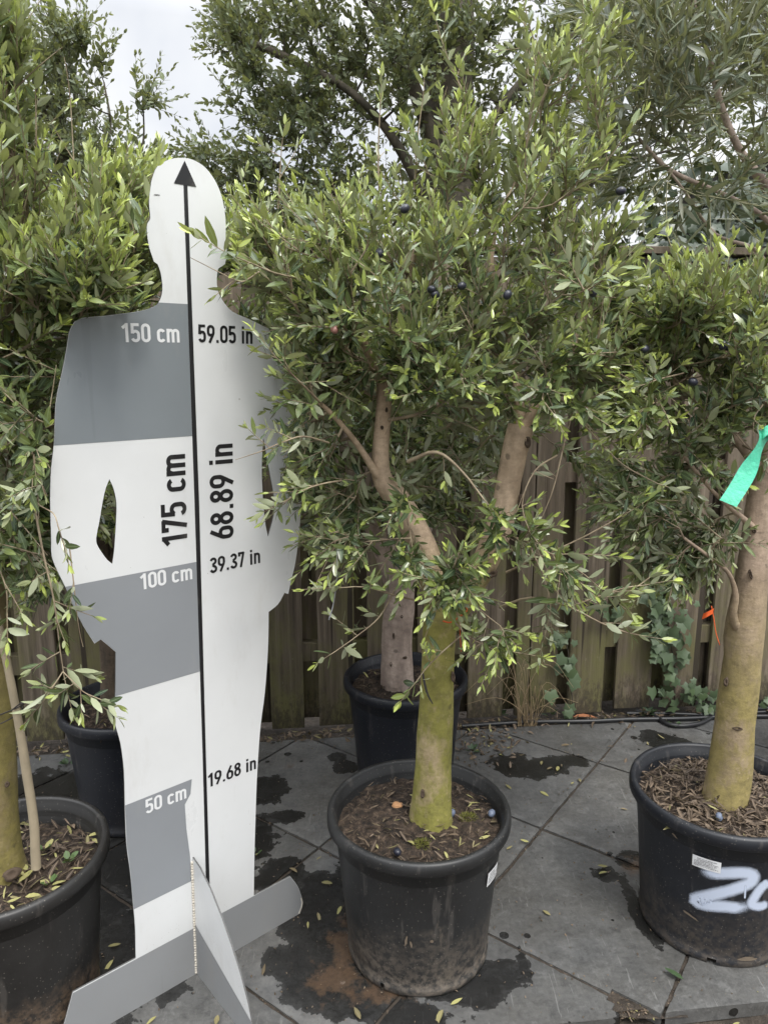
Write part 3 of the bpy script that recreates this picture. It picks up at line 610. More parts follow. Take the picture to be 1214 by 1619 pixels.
# ---------------------------------------------------------------- pots
def pot(loc, H, R, rb, mat, label, notch=(), group='black plant pots on the slate', soil_dip=.045, litter=240, segs=112, fresh_lit=.2):
    root = thing('plant_pot', label, 'plant pot', (*loc, 0), group)
    X, Y = loc
    bt = R-.017
    prof_ = [(rb-.03, .004), (rb, 0), (rb+.003, .006), (rb+.0035, .018), (rb+.001, .0205), (rb+(bt-rb)*.10, .045), (rb+(bt-rb)*.35, H*.36), (rb+(bt-rb)*.65, H*.62), (bt-.004, H-.070), (bt-.0035, H-.066), (bt-.0005, H-.064), (bt+.001, H-.034),
             (R-.004, H-.032), (R, H-.028), (R+.0005, H-.014), (R-.001, H-.005), (R-.005, H), (R-.013, H), (R-.0165, H-.004), (R-.018, H-.014), (R-.0205, H-.016), (R-.0215, H-.027), (R-.0235, H-.029), (R-.0225, H-.033), (R-.0245, H-.035), (R-.0235, H-.041), (R-.0255, H-.043), (R-.028, H-.11)]
    V = []; 
    for r, z in prof_:
        for k in range(segs):
            a = 2*math.pi*k/segs; rr = r+.0022*mnoise.noise(Vector((math.cos(a)*1.2, math.sin(a)*1.2, z*3+X)))+(.0012*mnoise.noise(Vector((math.cos(a)*5, math.sin(a)*5, z*14+X))) if z < H-.07 else 0)
            V.append([X+rr*math.cos(a), Y+rr*math.sin(a), z])
    Fs = []
    for i in range(len(prof_)-1):
        for k in range(segs):
            if i in (1, 2) and any(abs(((k*360/segs)-a+180) % 360-180) < w_ for a, w_ in notch): continue
            k2 = (k+1) % segs; Fs.append([i*segs+k, i*segs+k2, (i+1)*segs+k2, (i+1)*segs+k])
    o = mesh_obj('pot_body', V, Fs, mat, root, smooth=True)
    sz = H-soil_dip; rs = R-.0255; V = [[X, Y, sz+.012]]; nr = 34; ns = 120
    for i in range(1, nr+1):
        for k in range(ns):
            a = 2*math.pi*k/ns; r = rs*i/nr; x, y = X+r*math.cos(a), Y+r*math.sin(a)
            V.append([x, y, sz+.012*(1-(i/nr)**2)+.008*mnoise.noise(Vector((x*16, y*16, 0)))+.008*mnoise.noise(Vector((x*55, y*55, 2)))+.004*mnoise.noise(Vector((x*140, y*140, 2)))])
    Fs = [[0, 1+k, 1+(k+1) % ns] for k in range(ns)]+[[1+(i-1)*ns+k, 1+i*ns+k, 1+i*ns+(k+1) % ns, 1+(i-1)*ns+(k+1) % ns] for i in range(1, nr) for k in range(ns)]
    mesh_obj('soil', V, Fs, M['soil'], root, smooth=True)
    # dry leaves and bark chips lying on the soil
    n = litter; a = rng.random(n)*6.28; r = rs*.97*np.sqrt(rng.random(n)); P = np.stack([X+r*np.cos(a), Y+r*np.sin(a), np.full(n, sz+.008)+.012*(1-(r/rs)**2)+rng.random(n)*.006], 1)
    lv = Leaves(); D = rng.normal(size=(n, 3))*[1, 1, .16]; L = .007+(.024 if n < 600 else .034)*rng.random(n)**1.4
    lv.add(P, D, unit(rng.normal(size=(n, 3))*.35+[0, 0, 1]), L, L*(.05+.10*rng.random(n)), rng.random(n)**1.8, (rng.random(n) < fresh_lit)*rng.random(n))
    LV, LT, LQ, LC = lv.build(PROF_LOW, fold=.5, curl=.3)
    l = mesh_obj('leaf_litter', LV, [LT, LQ], M['dry'], loc=(X, Y, sz), attrs={'leafcol': LC}, smooth=True)
    tag(l, kind='stuff'); return root, sz
def on_pot(root, H, R, rb, ang, z, off=.0012):
    X, Y = ROOT[root][:2]; bt = R-.017; pr = [(0, rb+.003), (.045, rb+(bt-rb)*.10), (H*.36, rb+(bt-rb)*.35), (H*.62, rb+(bt-rb)*.65), (H-.07, bt-.004), (H-.03, bt+.001)]
    r = np.interp(z, [q[0] for q in pr], [q[1] for q in pr])+off+.0012; return np.array([X+r*math.cos(ang), Y+r*math.sin(ang), z])
def pot_ray(root, H, R, rb, px, py):
    """angle and height on the pot wall seen at a photo pixel"""
    d = unit(FW*F_PX+RT*(px-CX)-UP*(py-CY)); X, Y = ROOT[root][:2]; C = np.array([0, 0, CAM_H]); best = None
    for t in np.arange(.8, 3.5, .0008):
        P = C+d*t; rr = math.hypot(P[0]-X, P[1]-Y); bt = R-.017
        r = np.interp(P[2], [0, .045, H*.36, H*.62, H-.07, H-.03], [rb+.003, rb+(bt-rb)*.10, rb+(bt-rb)*.35, rb+(bt-rb)*.65, bt-.004, bt+.001])
        if rr <= r: return math.atan2(P[1]-Y, P[0]-X), P[2]
        if best is None or rr-r < best[0]: best = (rr-r, math.atan2(P[1]-Y, P[0]-X), P[2])
    return best[1:]
PC = dict(H=.367, R=.215, rb=.167); PR = dict(H=.365, R=.216, rb=.170); PB = dict(H=.37, R=.207, rb=.160); PL = dict(H=.38, R=.210, rb=.160); PE = dict(H=.37, R=.20, rb=.155)
pot_c, zc = pot((.0785, 1.5604), mat=M['pot'], label='black plastic pot with dusty base holding the mossy green forked trunk', notch=((238, 2.2),), litter=330, fresh_lit=.12, **PC)
pot_r, zr = pot((.828, 1.640), mat=M['pot_navy'], label='black plastic pot with a white spray-painted number on its side', notch=((247, 3.2), (300, 2.0)), litter=1500, fresh_lit=.04, **PR)
pot_b, zb = pot((.0695, 2.30), mat=M['pot_blue'], label='blue-black pot in the second row holding the pale pinkish trunk', litter=120, **PB)
pot_l, zl = pot((-.805, 1.380), mat=M['pot_dirty'], label='large muddy black pot with a cane stake standing in its soil', litter=620, fresh_lit=.3, soil_dip=.06, **PL)
pot_e, ze = pot((-.80, 2.12), mat=M['pot_blue'], label='dark pot behind the white and grey figure board', litter=150, **PE)
pot_g, zg = pot((1.62, 2.25), mat=M['pot'], label='black pot beyond the painted pot near the fence', litter=60, **PB)

def sticker(root, prm, pxs, label, lines):
    if pxs[1][0] < 5:
        a_, z_ = pot_ray(root, prm['H'], prm['R'], prm['rb'], *pxs[0]); a0, a1, z0, z1 = a_-pxs[1][0], a_+pxs[1][0], z_+pxs[1][1], z_-pxs[1][1]
    else: (a0, z0), (a1, z1) = [pot_ray(root, prm['H'], prm['R'], prm['rb'], *q) for q in pxs]
    n = 10; V = []; 
    for i in range(n+1):
        a = a0+(a1-a0)*i/n
        for z in (z1, z0): V.append(on_pot(root, prm['H'], prm['R'], prm['rb'], a, z, .0015))
    s = mesh_obj('sticker', V, [[2*i, 2*i+2, 2*i+3, 2*i+1] for i in range(n)], M['sticker'], root, smooth=True); tag(s, label)
    V = []; Fs = []
    for li in range(lines):
        zt = z0+(z1-z0)*(.14+.76*li/lines); zb_ = zt+(z1-z0)*.06; a = a0+(a1-a0)*(.07+.1*(li in (0, 1))); end = a0+(a1-a0)*(.93-.3*random.random()*(li != 2))
        while abs(end-a0) > abs(a-a0):
            da = (a1-a0)*random.uniform(.012, .03)
            b = len(V)
            for aa, zz in ((a, zb_), (a+da, zb_), (a+da, zt), (a, zt)): V.append(on_pot(root, prm['H'], prm['R'], prm['rb'], aa, zz, .0022))
            Fs.append([b, b+1, b+2, b+3]); a += da+(a1-a0)*random.choice((.008, .008, .01, .03))
    k = mesh_obj('print_lines', V, Fs, M['ink'], s); k['kind'] = 'stuff'
    return s
sticker(pot_r, PR, ((1095, 1349), (1138, 1380)), 'small white printed label', 6)
sticker(pot_c, PC, ((777, 1382), (.125, .018)), 'small white printed label near the right edge', 5)
# sprayed number
def spray(root, prm, strokes):
    V = []; Fs = []; A = []; lay = .0006
    for st, wd in strokes:
        uv = np.array([pot_ray(root, prm['H'], prm['R'], prm['rb'], *q) if q[0] < 1225 else (None, None) for q in st], float)
        S = spline(uv, 40); rr = .19; xy = np.stack([S[:, 0]*rr, S[:, 1]], 1); t = unit(np.gradient(xy, axis=0)); nn = np.stack([-t[:, 1], t[:, 0]], 1); b = len(V); K = 9
        for i in range(len(S)):
            for k in range(K):
                f = (k/(K-1)*2-1); q = xy[i]+nn[i]*f*wd*1.3; V.append(on_pot(root, prm['H'], prm['R'], prm['rb'], q[0]/rr, q[1], lay))
                e = min(1, min(i, len(S)-1-i)/3); A.append(max(0, 1-abs(f))**.8*e*1.25)
        for i in range(len(S)-1):
            for k in range(K-1): Fs.append([b+i*K+k, b+i*K+k+1, b+(i+1)*K+k+1, b+(i+1)*K+k])
        lay += .00025
    return mesh_obj('spray_painted_number', V, Fs, M['spray'], root, smooth=True, attrs={'alpha': np.array(A)})
spray(pot_r, PR, [([(1100, 1375), (1130, 1380), (1165, 1379), (1187, 1382), (1186, 1394), (1165, 1403), (1135, 1412), (1108, 1419), (1098, 1424), (1115, 1430), (1145, 1432), (1170, 1434), (1195, 1428)], .0165),
                  ([(1216, 1392), (1204, 1401), (1194, 1414), (1188, 1428), (1200, 1432), (1214, 1426)], .013),
                  ([(1177, 1398), (1176.5, 1410), (1176, 1420)], .0022)])
# scuffs on the pots
def scuff(root, prm, px, py, w_, h_, ang, mat=M['cane']):
    a, z = pot_ray(root, prm['H'], prm['R'], prm['rb'], px, py); V = [on_pot(root, prm['H'], prm['R'], prm['rb'], a, z, .0014)]; n = 14
    for k in range(n):
        t = 2*math.pi*k/n; r = random.uniform(.65, 1.1); x = math.cos(t)*w_*r; y = math.sin(t)*h_*r; x, y = x*math.cos(ang)-y*math.sin(ang), x*math.sin(ang)+y*math.cos(ang)
        V.append(on_pot(root, prm['H'], prm['R'], prm['rb'], a+x/.19, z+y, .0012))
    mesh_obj('mud_smear', V, [[0, 1+k, 1+(k+1) % n] for k in range(n)], mat, root)
M['mud'] = plain('dried_mud', (.16, .125, .09), .9)
scuff(pot_r, PR, 1092, 1447, .022, .0035, -.30, M['mud']); scuff(pot_r, PR, 1067, 1321, .009, .003, -.5, M['mud']); scuff(pot_r, PR, 1180, 1515, .03, .006, 0, M['mud'])
scuff(pot_c, PC, 642, 1487, .0035, .016, -.15, M['mud']); scuff(pot_c, PC, 650, 1492, .003, .012, .1, M['mud']); scuff(pot_c, PC, 682, 1487, .0045, .005, 0, M['mud'])

# ---------------------------------------------------------------- height board
def bp(u, h, d=0): return OB+UB*u+VB*h+NB*d
S1 = [(-0.1702, 1.1817), (-0.1636, 1.1632), (-0.1599, 1.1358), (-0.1626, 1.0998), (-0.1693, 1.0456), (-0.1744, 1.0198), (-0.1834, 1.0295), (-0.1915, 1.0432), (-0.2007, 1.0631), (-0.2004, 1.0782), (-0.1935, 1.1042), (-0.1856, 1.139), (-0.1782, 1.1648)]
S2 = [(0.159, 1.2391), (0.1677, 1.1912), (0.1775, 1.1421), (0.1851, 1.0994), (0.1832, 1.0643), (0.1681, 1.0187), (0.162, 1.046), (0.1564, 1.1029), (0.1542, 1.172)]
root_b = thing('figure_height_board', 'white and grey cut-out board of a human figure printed with heights in cm and inches', 'height board', tuple(OB))
from mathutils.geometry import delaunay_2d_cdt
def plate(name, outline, holes, to3d, d0, d1, mats, parent, rnd=0):
    """flat plate with holes, front at d0, back at d1"""
    loops = [outline]+list(holes); V = []; E = []; 
    for lp in loops:
        b = len(V); V += [Vector(q) for q in lp]; E += [(b+i, b+(i+1) % len(lp)) for i in range(len(lp))]
    vs, es, fs, *_ = delaunay_2d_cdt(V, E, [], 0, 1e-7)
    arr = np.array([v[:] for v in vs]); cen = np.array([arr[list(f)].mean(0) for f in fs])
    keep = inpoly(cen, outline)
    for h in holes: keep &= ~inpoly(cen, h)
    fs = [list(f) for f, k in zip(fs, keep) if k]; n = len(arr)
    P = [to3d(*q, d0) for q in arr]+[to3d(*q, d1) for q in arr]; F_ = fs+[[i+n for i in reversed(f)] for f in fs]; mi = [0]*len(fs)*2
    edges = {}
    for f in fs:
        for i in range(len(f)): edges[(f[i], f[(i+1) % len(f)])] = 1
    for a, b in edges:
        if (b, a) not in edges: F_.append([b, a, a+n, b+n]); mi.append(1)
    return mesh_obj(name, P, F_, None, parent, mats=mats, mat_idx=mi)
def decal(name, poly, mat, parent, d=.0004, to3d=bp, label=None):
    o = mesh_obj(name, [to3d(*q, d) for q in poly], [list(range(len(poly)))], mat, parent)
    if label: tag(o, label)
    return o
def poly_decal(name, poly, mat, parent, d=.0004, to3d=bp, label=None):
    vs, es, fs, *_ = delaunay_2d_cdt([Vector(q) for q in poly], [(i, (i+1) % len(poly)) for i in range(len(poly))], [], 0, 1e-7)
    arr = np.array([v[:] for v in vs]); fs = [list(f) for f in fs if inpoly(np.array([arr[list(f)].mean(0)]), poly)[0]]
    o = mesh_obj(name, [to3d(*q, d) for q in arr], fs, mat, parent)
    if label: tag(o, label)
    return o
def catm(lp, n=3, corner=38):
    """smooth a closed outline, keeping sharp corners"""
    L = len(lp); P = np.array(lp); out_ = []
    def ang(i):
        a = P[i]-P[i-1]; b = P[(i+1) % L]-P[i]; return math.degrees(abs(math.atan2(a[0]*b[1]-a[1]*b[0], a@b)))
    sh = [ang(i) > corner for i in range(L)]
    for i in range(L):
        p0, p1, p2, p3 = P[i-1], P[i], P[(i+1) % L], P[(i+2) % L]; ln = np.linalg.norm(p2-p1)
        m1 = (p2-p1) if sh[i] else (p2-p0)/2/max(1, np.linalg.norm(p2-p0)/2/ln); m2 = (p2-p1) if sh[(i+1) % L] else (p3-p1)/2/max(1, np.linalg.norm(p3-p1)/2/ln)
        for t in np.arange(n)/n:
            out_.append(tuple((2*t**3-3*t*t+1)*p1+(t**3-2*t*t+t)*m1+(-2*t**3+3*t*t)*p2+(t**3-t*t)*m2))
    return out_
OUTS = catm(OUT)
panel = plate('panel', OUTS, [catm(S1), catm(S2)], bp, 0, -.0035, [M['white'], M['edge']], root_b)
def clip_band(h0, h1, u0, u1):
    """part of the outline between two heights and left of the line"""
    poly = [np.array(q) for q in OUTS]
    def clip(poly, f):
        out_ = []
        for i in range(len(poly)):
            a, b = poly[i-1], poly[i]; fa, fb = f(a), f(b)
            if (fa >= 0) != (fb >= 0): out_.append(a+(b-a)*fa/(fa-fb))
            if fb >= 0: out_.append(b)
        return out_
    for f in (lambda q: q[1]-h0, lambda q: h1-q[1], lambda q: u1-q[0], lambda q: q[0]-u0):
        poly = clip(poly, f)
    c = np.mean(poly, axis=0)
    return [tuple(q+(c-q)/np.linalg.norm(c-q)*.0006) for q in poly]
poly_decal('grey_band', clip_band(1.25, 1.5, -1, -.003), M['grey_dark'], root_b, label='darker grey printed band under the 150 cm mark')
poly_decal('grey_band', clip_band(.75, .993, -1, -.001), M['grey'], root_b, label='grey printed band under the 100 cm mark')
leg = [(-0.1785, .5055), (-.0311, .5055), (-.0354, .4711), (-.0495, .4508), (-.0481, .3904), (-.0419, .3153), (-.0404, .2530), (-.1735, .2530), (-.1740, .2735), (-.1755, .3444), (-.1798, .4149)]
poly_decal('grey_band', leg, M['grey'], root_b, label='grey printed leg band under the 50 cm mark')
poly_decal('foot_bar', clip_band(-.01, .1275, -1, 1), M['grey_foot'], root_b, label='grey foot bar at the bottom of the board')
decal('height_line', [(-.0070, .137), (.0025, .137), (.0038, .54), (.0070, 1.12), (.0040, 1.709), (-.0038, 1.709), (-.0030, 1.12), (-.0040, .54)], M['black'], root_b, d=.0006, label='black line up the middle')
decal('arrow_head', [(-.0225, 1.7085), (.0215, 1.7085), (0, 1.7500)], M['black'], root_b, d=.0008, label='black arrow head pointing up')
# --- printed writing, stroked in a narrow technical hand
SW = .155
def arc(cx, cy, rx, ry, a0, a1, n=10): return [(cx+rx*math.cos(math.radians(a0+(a1-a0)*i/n)), cy+ry*math.sin(math.radians(a0+(a1-a0)*i/n))) for i in range(n+1)]
h_ = SW/2; b_ = h_; t_ = 1-h_
GL = {
 '0': (.50, [('c', arc(.25, t_-.172, .172, .172, 0, 180)+arc(.25, b_+.172, .172, .172, 180, 360))]),
 '1': (.40, [('o', [(.03, .74), (.235, .905)]), ('o', [(.255, 0), (.255, 1.0)])]),
 '2': (.50, [('o', arc(.25, t_-.172, .172, .172, 170, -20)+[(.36, .50), (.095, .10)]), ('o', [(.02, h_), (.47, h_)])]),
 '3': (.50, [('o', arc(.245, t_-.165, .165, .165, 165, -80)+[(.20, .525)]), ('o', [(.20, .525)]+arc(.245, b_+.18, .180, .18, 78, -165))]),
 '5': (.50, [('o', [(.45, t_), (.10, t_)]), ('o', [(.10, 1.0), (.085, .46)]), ('o', [(.09, .50)]+arc(.245, .42, .165, .165, 125, 0)[1:]+arc(.245, b_+.165, .165, .165, 0, -165))]),
 '6': (.50, [('c', arc(.25, .42, .172, .16, 0, 180)+arc(.25, b_+.172, .172, .172, 180, 360)), ('o', [(.34, 1.0), (.105, .52), (.085, .40)])]),
 '7': (.48, [('o', [(.015, t_), (.43, t_)]), ('o', [(.095, 1.0), (.095, .72)]), ('o', [(.405, .97), (.185, 0)])]),
 '8': (.50, [('c', arc(.25, .755, .150, .168, -90, 270, 20)), ('c', arc(.25, .305, .172, .228, -90, 270, 20))]),
 '9': (.50, [('c', arc(.25, 1-b_-.172, .172, .172, 0, 180)+arc(.25, .58, .172, .16, 180, 360)), ('o', [(.16, 0), (.395, .48), (.415, .60)])]),
 '.': (.24, [('o', [(.12, 0), (.12, .16)])]),
 'c': (.46, [('o', arc(.235, .74-h_-.15, .155, .15, 20, 180)+arc(.235, b_+.15, .155, .15, 180, 340))]),
 'm': (.78, [('o', [(.10, 0), (.10, .74)]), ('o', [(.10, .50)]+arc(.245, .74-h_-.13, .13, .13, 150, 0)+[(.375, 0)]), ('o', [(.375, .50)]+arc(.52, .74-h_-.13, .14, .13, 150, 0)+[(.66, 0)])]),
 'i': (.25, [('o', [(.125, 0), (.125, .74)]), ('o', [(.125, .85), (.125, 1.0)])]),
 'n': (.50, [('o', [(.10, 0), (.10, .74)]), ('o', [(.10, .50)]+arc(.25, .74-h_-.14, .145, .14, 150, 0)+[(.395, 0)])]),
 ' ': (.24, []),
}
def stroke_mesh(V, Fs, pts, closed, to, lay):
    P = np.array(pts, float)
    keep = [0]+[i for i in range(1, len(P)) if np.linalg.norm(P[i]-P[i-1]) > 1e-4]; P = P[keep]
    n = len(P); b = len(V)
    for i in range(n):
        if closed: a, c = P[i-1], P[(i+1) % n]
        else: a, c = P[max(i-1, 0)], P[min(i+1, n-1)]
        t1 = unit(P[i]-a) if np.linalg.norm(P[i]-a) > 1e-6 else unit(c-P[i]); t2 = unit(c-P[i]) if np.linalg.norm(c-P[i]) > 1e-6 else t1
        t = unit(t1+t2); nn = np.array([-t[1], t[0]]); k = min(1.6, 1/max(.4, abs(np.dot(nn, np.array([-t1[1], t1[0]]))))); 
        V.append(to(*(P[i]+nn*h_*k), lay)); V.append(to(*(P[i]-nn*h_*k), lay))
    m = n if closed else n-1
    for i in range(m): j = (i+1) % n; Fs.append([b+2*i, b+2*j, b+2*j+1, b+2*i+1])
def text_w(s, track=.055): return sum(GL[c][0]+track for c in s)-track
def write(s, p0, dirv, length, cap, mat, d, name='lettering', label=None):
    """p0 (u,h) bottom-left of the first glyph; dirv unit reading direction"""
    dirv = unit(dirv); upv = np.array([-dirv[1], dirv[0]]); W = text_w(s); sx = length/W; V = []; Fs = []; x = 0
    for ch in s:
        gw, strokes = GL[ch]
        for li, (k, pts) in enumerate(strokes):
            def to(a, b, lay, x=x): q = np.array(p0)+dirv*(x+a)*sx+upv*b*cap; return bp(q[0], q[1], d+lay*.00012)
            stroke_mesh(V, Fs, pts, k == 'c', to, li)
        x += gw+.055
    o = mesh_obj(name, V, Fs, mat, root_b)
    if label: tag(o, label)
    return o
LW, BK = M['letter_white'], M['black']
write('150 cm', (-.1325, 1.4275), (1, .012), .1115, .0335, LW, .0009, label='white 150 cm lettering')
write('100 cm', (-.1225, .9570), (1, .010), .1105, .0325, LW, .0009, label='white 100 cm lettering')
write('50 cm', (-.1370, .4665), (1, -.010), .0930, .0335, LW, .0009, label='white 50 cm lettering')
write('59.05 in', (.0160, 1.4300), (1, -.010), .1205, .0335, BK, .0006, label='black 59.05 in lettering')
write('39.37 in', (.0265, .9615), (1, .012), .1215, .0335, BK, .0006, label='black 39.37 in lettering')
write('19.68 in', (.0065, .4685), (1, -.012), .1230, .0335, BK, .0006, label='black 19.68 in lettering')
write('175 cm', (-.0215, 1.0360), (.01, 1), .1830, .0535, BK, .0006, label='large black 175 cm lettering reading upwards')
write('68.89 in', (.0835, 1.0310), (.01, 1), .2000, .0535, BK, .0006, label='large black 68.89 in lettering reading upwards')
# --- fin
U_F = -.0353; FB = OB+UB*U_F
def fp(w_, h, d): return FB+np.array([NB[0], NB[1], 0])/math.hypot(NB[0], NB[1])*(w_+.0) + np.array([0, 0, h]) + (VB-np.array([0, 0, VB[2]]))*h + UB*d
finout = [(.001, 0), (.252, 0), (.2490, .045), (.2340, .090), (.2060, .142), (.1720, .188), (.1300, .235), (.0800, .279), (.0350, .304), (.001, .312)]
fin = plate('fin', finout, [], fp, .0018, -.0018, [M['white'], M['edge']], root_b); tag(fin, 'upright triangular support fin slotted across the board')
decal('fin_foot_band', [(.002, .0015), (.2505, .0015), (.2475, .045), (.2440, .060), (.002, .138)], M['grey_foot'], root_b, d=-.0023, to3d=fp, label='grey lower part of the fin')
decal('fin_foot_band', [(.002, .0015), (.2505, .0015), (.2475, .045), (.2440, .060), (.002, .138)], M['grey_foot'], root_b, d=.0023, to3d=fp, label='grey lower part of the fin on the far side')
V = []; Fs = []
for k in range(44):
    z = .006+.300*k/44; r = .0030+.0008*random.random(); c = bp(U_F-.0035, z, .001+.001*random.random()); b = len(V)
    for lat in (-1, 0, 1):
        for j in range(8):
            a = j*math.pi/4; q = math.sqrt(1-(lat*.75)**2); V.append(c+UB*math.cos(a)*r*q+NB*math.sin(a)*r*q*.8+VB*lat*.0038)
    for i in range(2):
        for j in range(8): Fs.append([b+i*8+j, b+i*8+(j+1) % 8, b+(i+1)*8+(j+1) % 8, b+(i+1)*8+j])
    Fs.append([b+16+j for j in range(8)]); Fs.append([b+j for j in reversed(range(8))])
g_ = mesh_obj('glue_bead', V, Fs, M['glue'], root_b, smooth=True); tag(g_, 'dirty white beaded glue seam')
V = []; Fs = []
for (a, b) in (((.2594, .0326), (.2480, .0)), ((.2538, .06), (.2594, .0326))):
    pass
gt = Tubes(); gt.add([bp(.2490, .002, .001), bp(.2560, .016, .001), bp(.2590, .030, .001), bp(.2550, .047, .001)], [.0018]*4, 6, bumpy=.4)
V, Q, T_ = gt.get(); tag(mesh_obj('edge_glue', V, [Q], M['glue'], root_b, smooth=True), 'white glue smear on the tip of the foot bar')
sm = Tubes(); sm.add([bp(-.0610, 1.6838, .0004), bp(-.0560, 1.6845, .0004), bp(-.0500, 1.6850, .0004)], [.0004, .0007, .0004], 5, bumpy=.8); V, Q, T_ = sm.get()
tag(mesh_obj('scratch_mark', V, [Q], M['wire'], root_b), 'small dark scratch on the head')

# ---------------------------------------------------------------- olive trees
def olive_tree(name, label, base, mat, limbs, cat='olive tree', sides=24):
    t = thing(name, label, cat, tuple(base), None); T = Tubes(); nodes = []
    for i, (ctrl, cap, node_from, bumpy) in enumerate(limbs):
        S = limb(T, ctrl, sides if i == 0 else 16, 26 if i == 0 else 20, cap, bumpy, seed=i*3.7+base[0])
        if node_from is not None: nodes += S[int(len(S)*node_from):].tolist()
    trunk_obj(t, T, mat); return t, nodes
CLEAR['umax'] = .135
# A: front centre
yA = 1.5604
tA, nA = olive_tree('olive_tree', 'bushy olive tree with forked trunk, green below and tan above, in front of the centre', (.1055, yA, zc), M['bark_front'], [
    ([(682, 1312, yA, .058), (681, 1290, yA, .050), (683, 1250, yA, .0455), (686, 1190, yA, .0425), (690, 1100, yA, .0390), (692, 1030, yA, .0365), (697, 975, yA, .0395), (702, 945, yA, .042)], False, None, .10),
    ([(700, 985, yA, .030), (690, 930, yA, .033), (676, 880, yA, .030), (655, 835, yA, .0300), (628, 790, yA, .0270), (606, 762, yA, .022), (601, 735, yA, .019), (603, 690, yA, .0165), (607, 640, yA, .0160), (608, 604, yA, .0165)], True, .45, .08),
    ([(712, 985, yA, .026), (735, 935, yA-.01, .032), (762, 898, yA-.02, .030), (783, 850, yA-.03, .029), (797, 805, yA-.03, .0265), (804, 760, yA-.03, .0265), (814, 710, yA-.03, .0270), (824, 674, yA-.03, .0285)], True, .5, .09),
    ([(606, 765, yA, .013), (588, 738, yA-.02, .0085), (563, 700, yA-.05, .006), (528, 658, yA-.08, .005), (500, 632, yA-.1, .004)], False, .2, .1),
    ([(605, 650, yA, .010), (620, 560, yA+.02, .008), (640, 470, yA+.03, .0065), (660, 380, yA+.03, .005)], False, .1, .05),
    ([(826, 680, yA-.03, .012), (815, 600, yA, .009), (800, 520, yA+.05, .0075), (775, 430, yA+.05, .006), (790, 330, yA+.05, .0045)], False, .1, .05),
    ([(824, 682, yA-.03, .012), (860, 620, yA-.05, .008), (900, 560, yA-.05, .006), (930, 480, yA, .005), (950, 400, yA, .004)], False, .1, .05),
    ([(604, 608, yA, .010), (575, 540, yA-.05, .007), (545, 470, yA-.08, .0055), (520, 400, yA-.1, .004)], False, .1, .05)])
hA = [([(790, 960, 1.50), (840, 945, 1.42), (900, 960, 1.36), (950, 985, 1.34), (990, 1000, 1.34)], 5, .040, .35, .0032),
      ([(900, 960, 1.36), (940, 945, 1.34), (985, 930, 1.33), (1020, 925, 1.33)], 4, .040, .6, .002),
      ([(720, 985, 1.45), (745, 1010, 1.40), (775, 1022, 1.38), (805, 1030, 1.37)], 5, .036, .6, .0022),
      ([(660, 950, 1.50), (620, 940, 1.45), (575, 928, 1.42), (530, 930, 1.40)], 3, .036, .45, .0022),
      ([(625, 930, 1.52), (600, 975, 1.46), (565, 1005, 1.44), (530, 1030, 1.42)], 4, .034, .35, .0020),
      ([(735, 1000, 1.42), (700, 1030, 1.38), (675, 1055, 1.36), (660, 1075, 1.35)], 3, .034, .8, .0018),
      ([(700, 930, 1.42), (715, 900, 1.38), (725, 880, 1.36)], 4, .036, .75, .0020),
      ([(770, 900, 1.48), (745, 905, 1.40), (730, 925, 1.36)], 4, .036, .4, .0020),
      ([(645, 730, 1.45), (690, 715, 1.40), (730, 745, 1.38), (765, 790, 1.36)], 2, .036, .3, .0048),
      ([(880, 720, 1.44), (845, 745, 1.40), (825, 800, 1.38), (845, 860, 1.36)], 4, .036, .45, .002),
      ([(840, 870, 1.46), (860, 915, 1.40), (870, 960, 1.38), (862, 1000, 1.38)], 4, .036, .4, .002),
      ([(905, 650, 1.45), (892, 700, 1.42), (875, 770, 1.40), (860, 810, 1.40)], 1, .034, .3, .0022),
      ([(905, 650, 1.45), (940, 690, 1.42), (985, 735, 1.40), (1040, 765, 1.40)], 1, .034, .3, .0022),
      ([(800, 905, 1.50), (860, 878, 1.44), (930, 845, 1.42), (1010, 800, 1.42)], 3, .036, .3, .003),
      ([(510, 640, 1.42), (475, 605, 1.34), (450, 580, 1.30), (432, 560, 1.28)], 4, .036, .6, .0024),
      ([(520, 700, 1.42), (480, 690, 1.34), (445, 700, 1.30), (418, 712, 1.28)], 4, .034, .5, .0022),
      ([(540, 760, 1.45), (510, 765, 1.36), (480, 775, 1.32), (455, 790, 1.31)], 4, .036, .5, .0022),
      ([(470, 440, 1.40), (430, 430, 1.30), (395, 415, 1.24), (362, 402, 1.20)], 4, .040, .75, .0020),
      ([(410, 430, 1.34), (385, 445, 1.28), (365, 440, 1.26)], 2, .034, .2, .0018),
      ([(740, 160, 1.6), (715, 110, 1.6), (700, 70, 1.6)], 3, .036, .8, .002), ([(870, 120, 1.6), (850, 80, 1.6), (838, 45, 1.6)], 3, .036, .8, .002),
      ([(655, 300, 1.6), (660, 220, 1.6), (668, 160, 1.6)], 3, .036, .7, .002), ([(600, 330, 1.55), (598, 240, 1.55), (601, 170, 1.55)], 2, .034, .6, .002),
      ([(440, 330, 1.5), (442, 290, 1.5), (445, 240, 1.5)], 3, .034, .9, .002)]
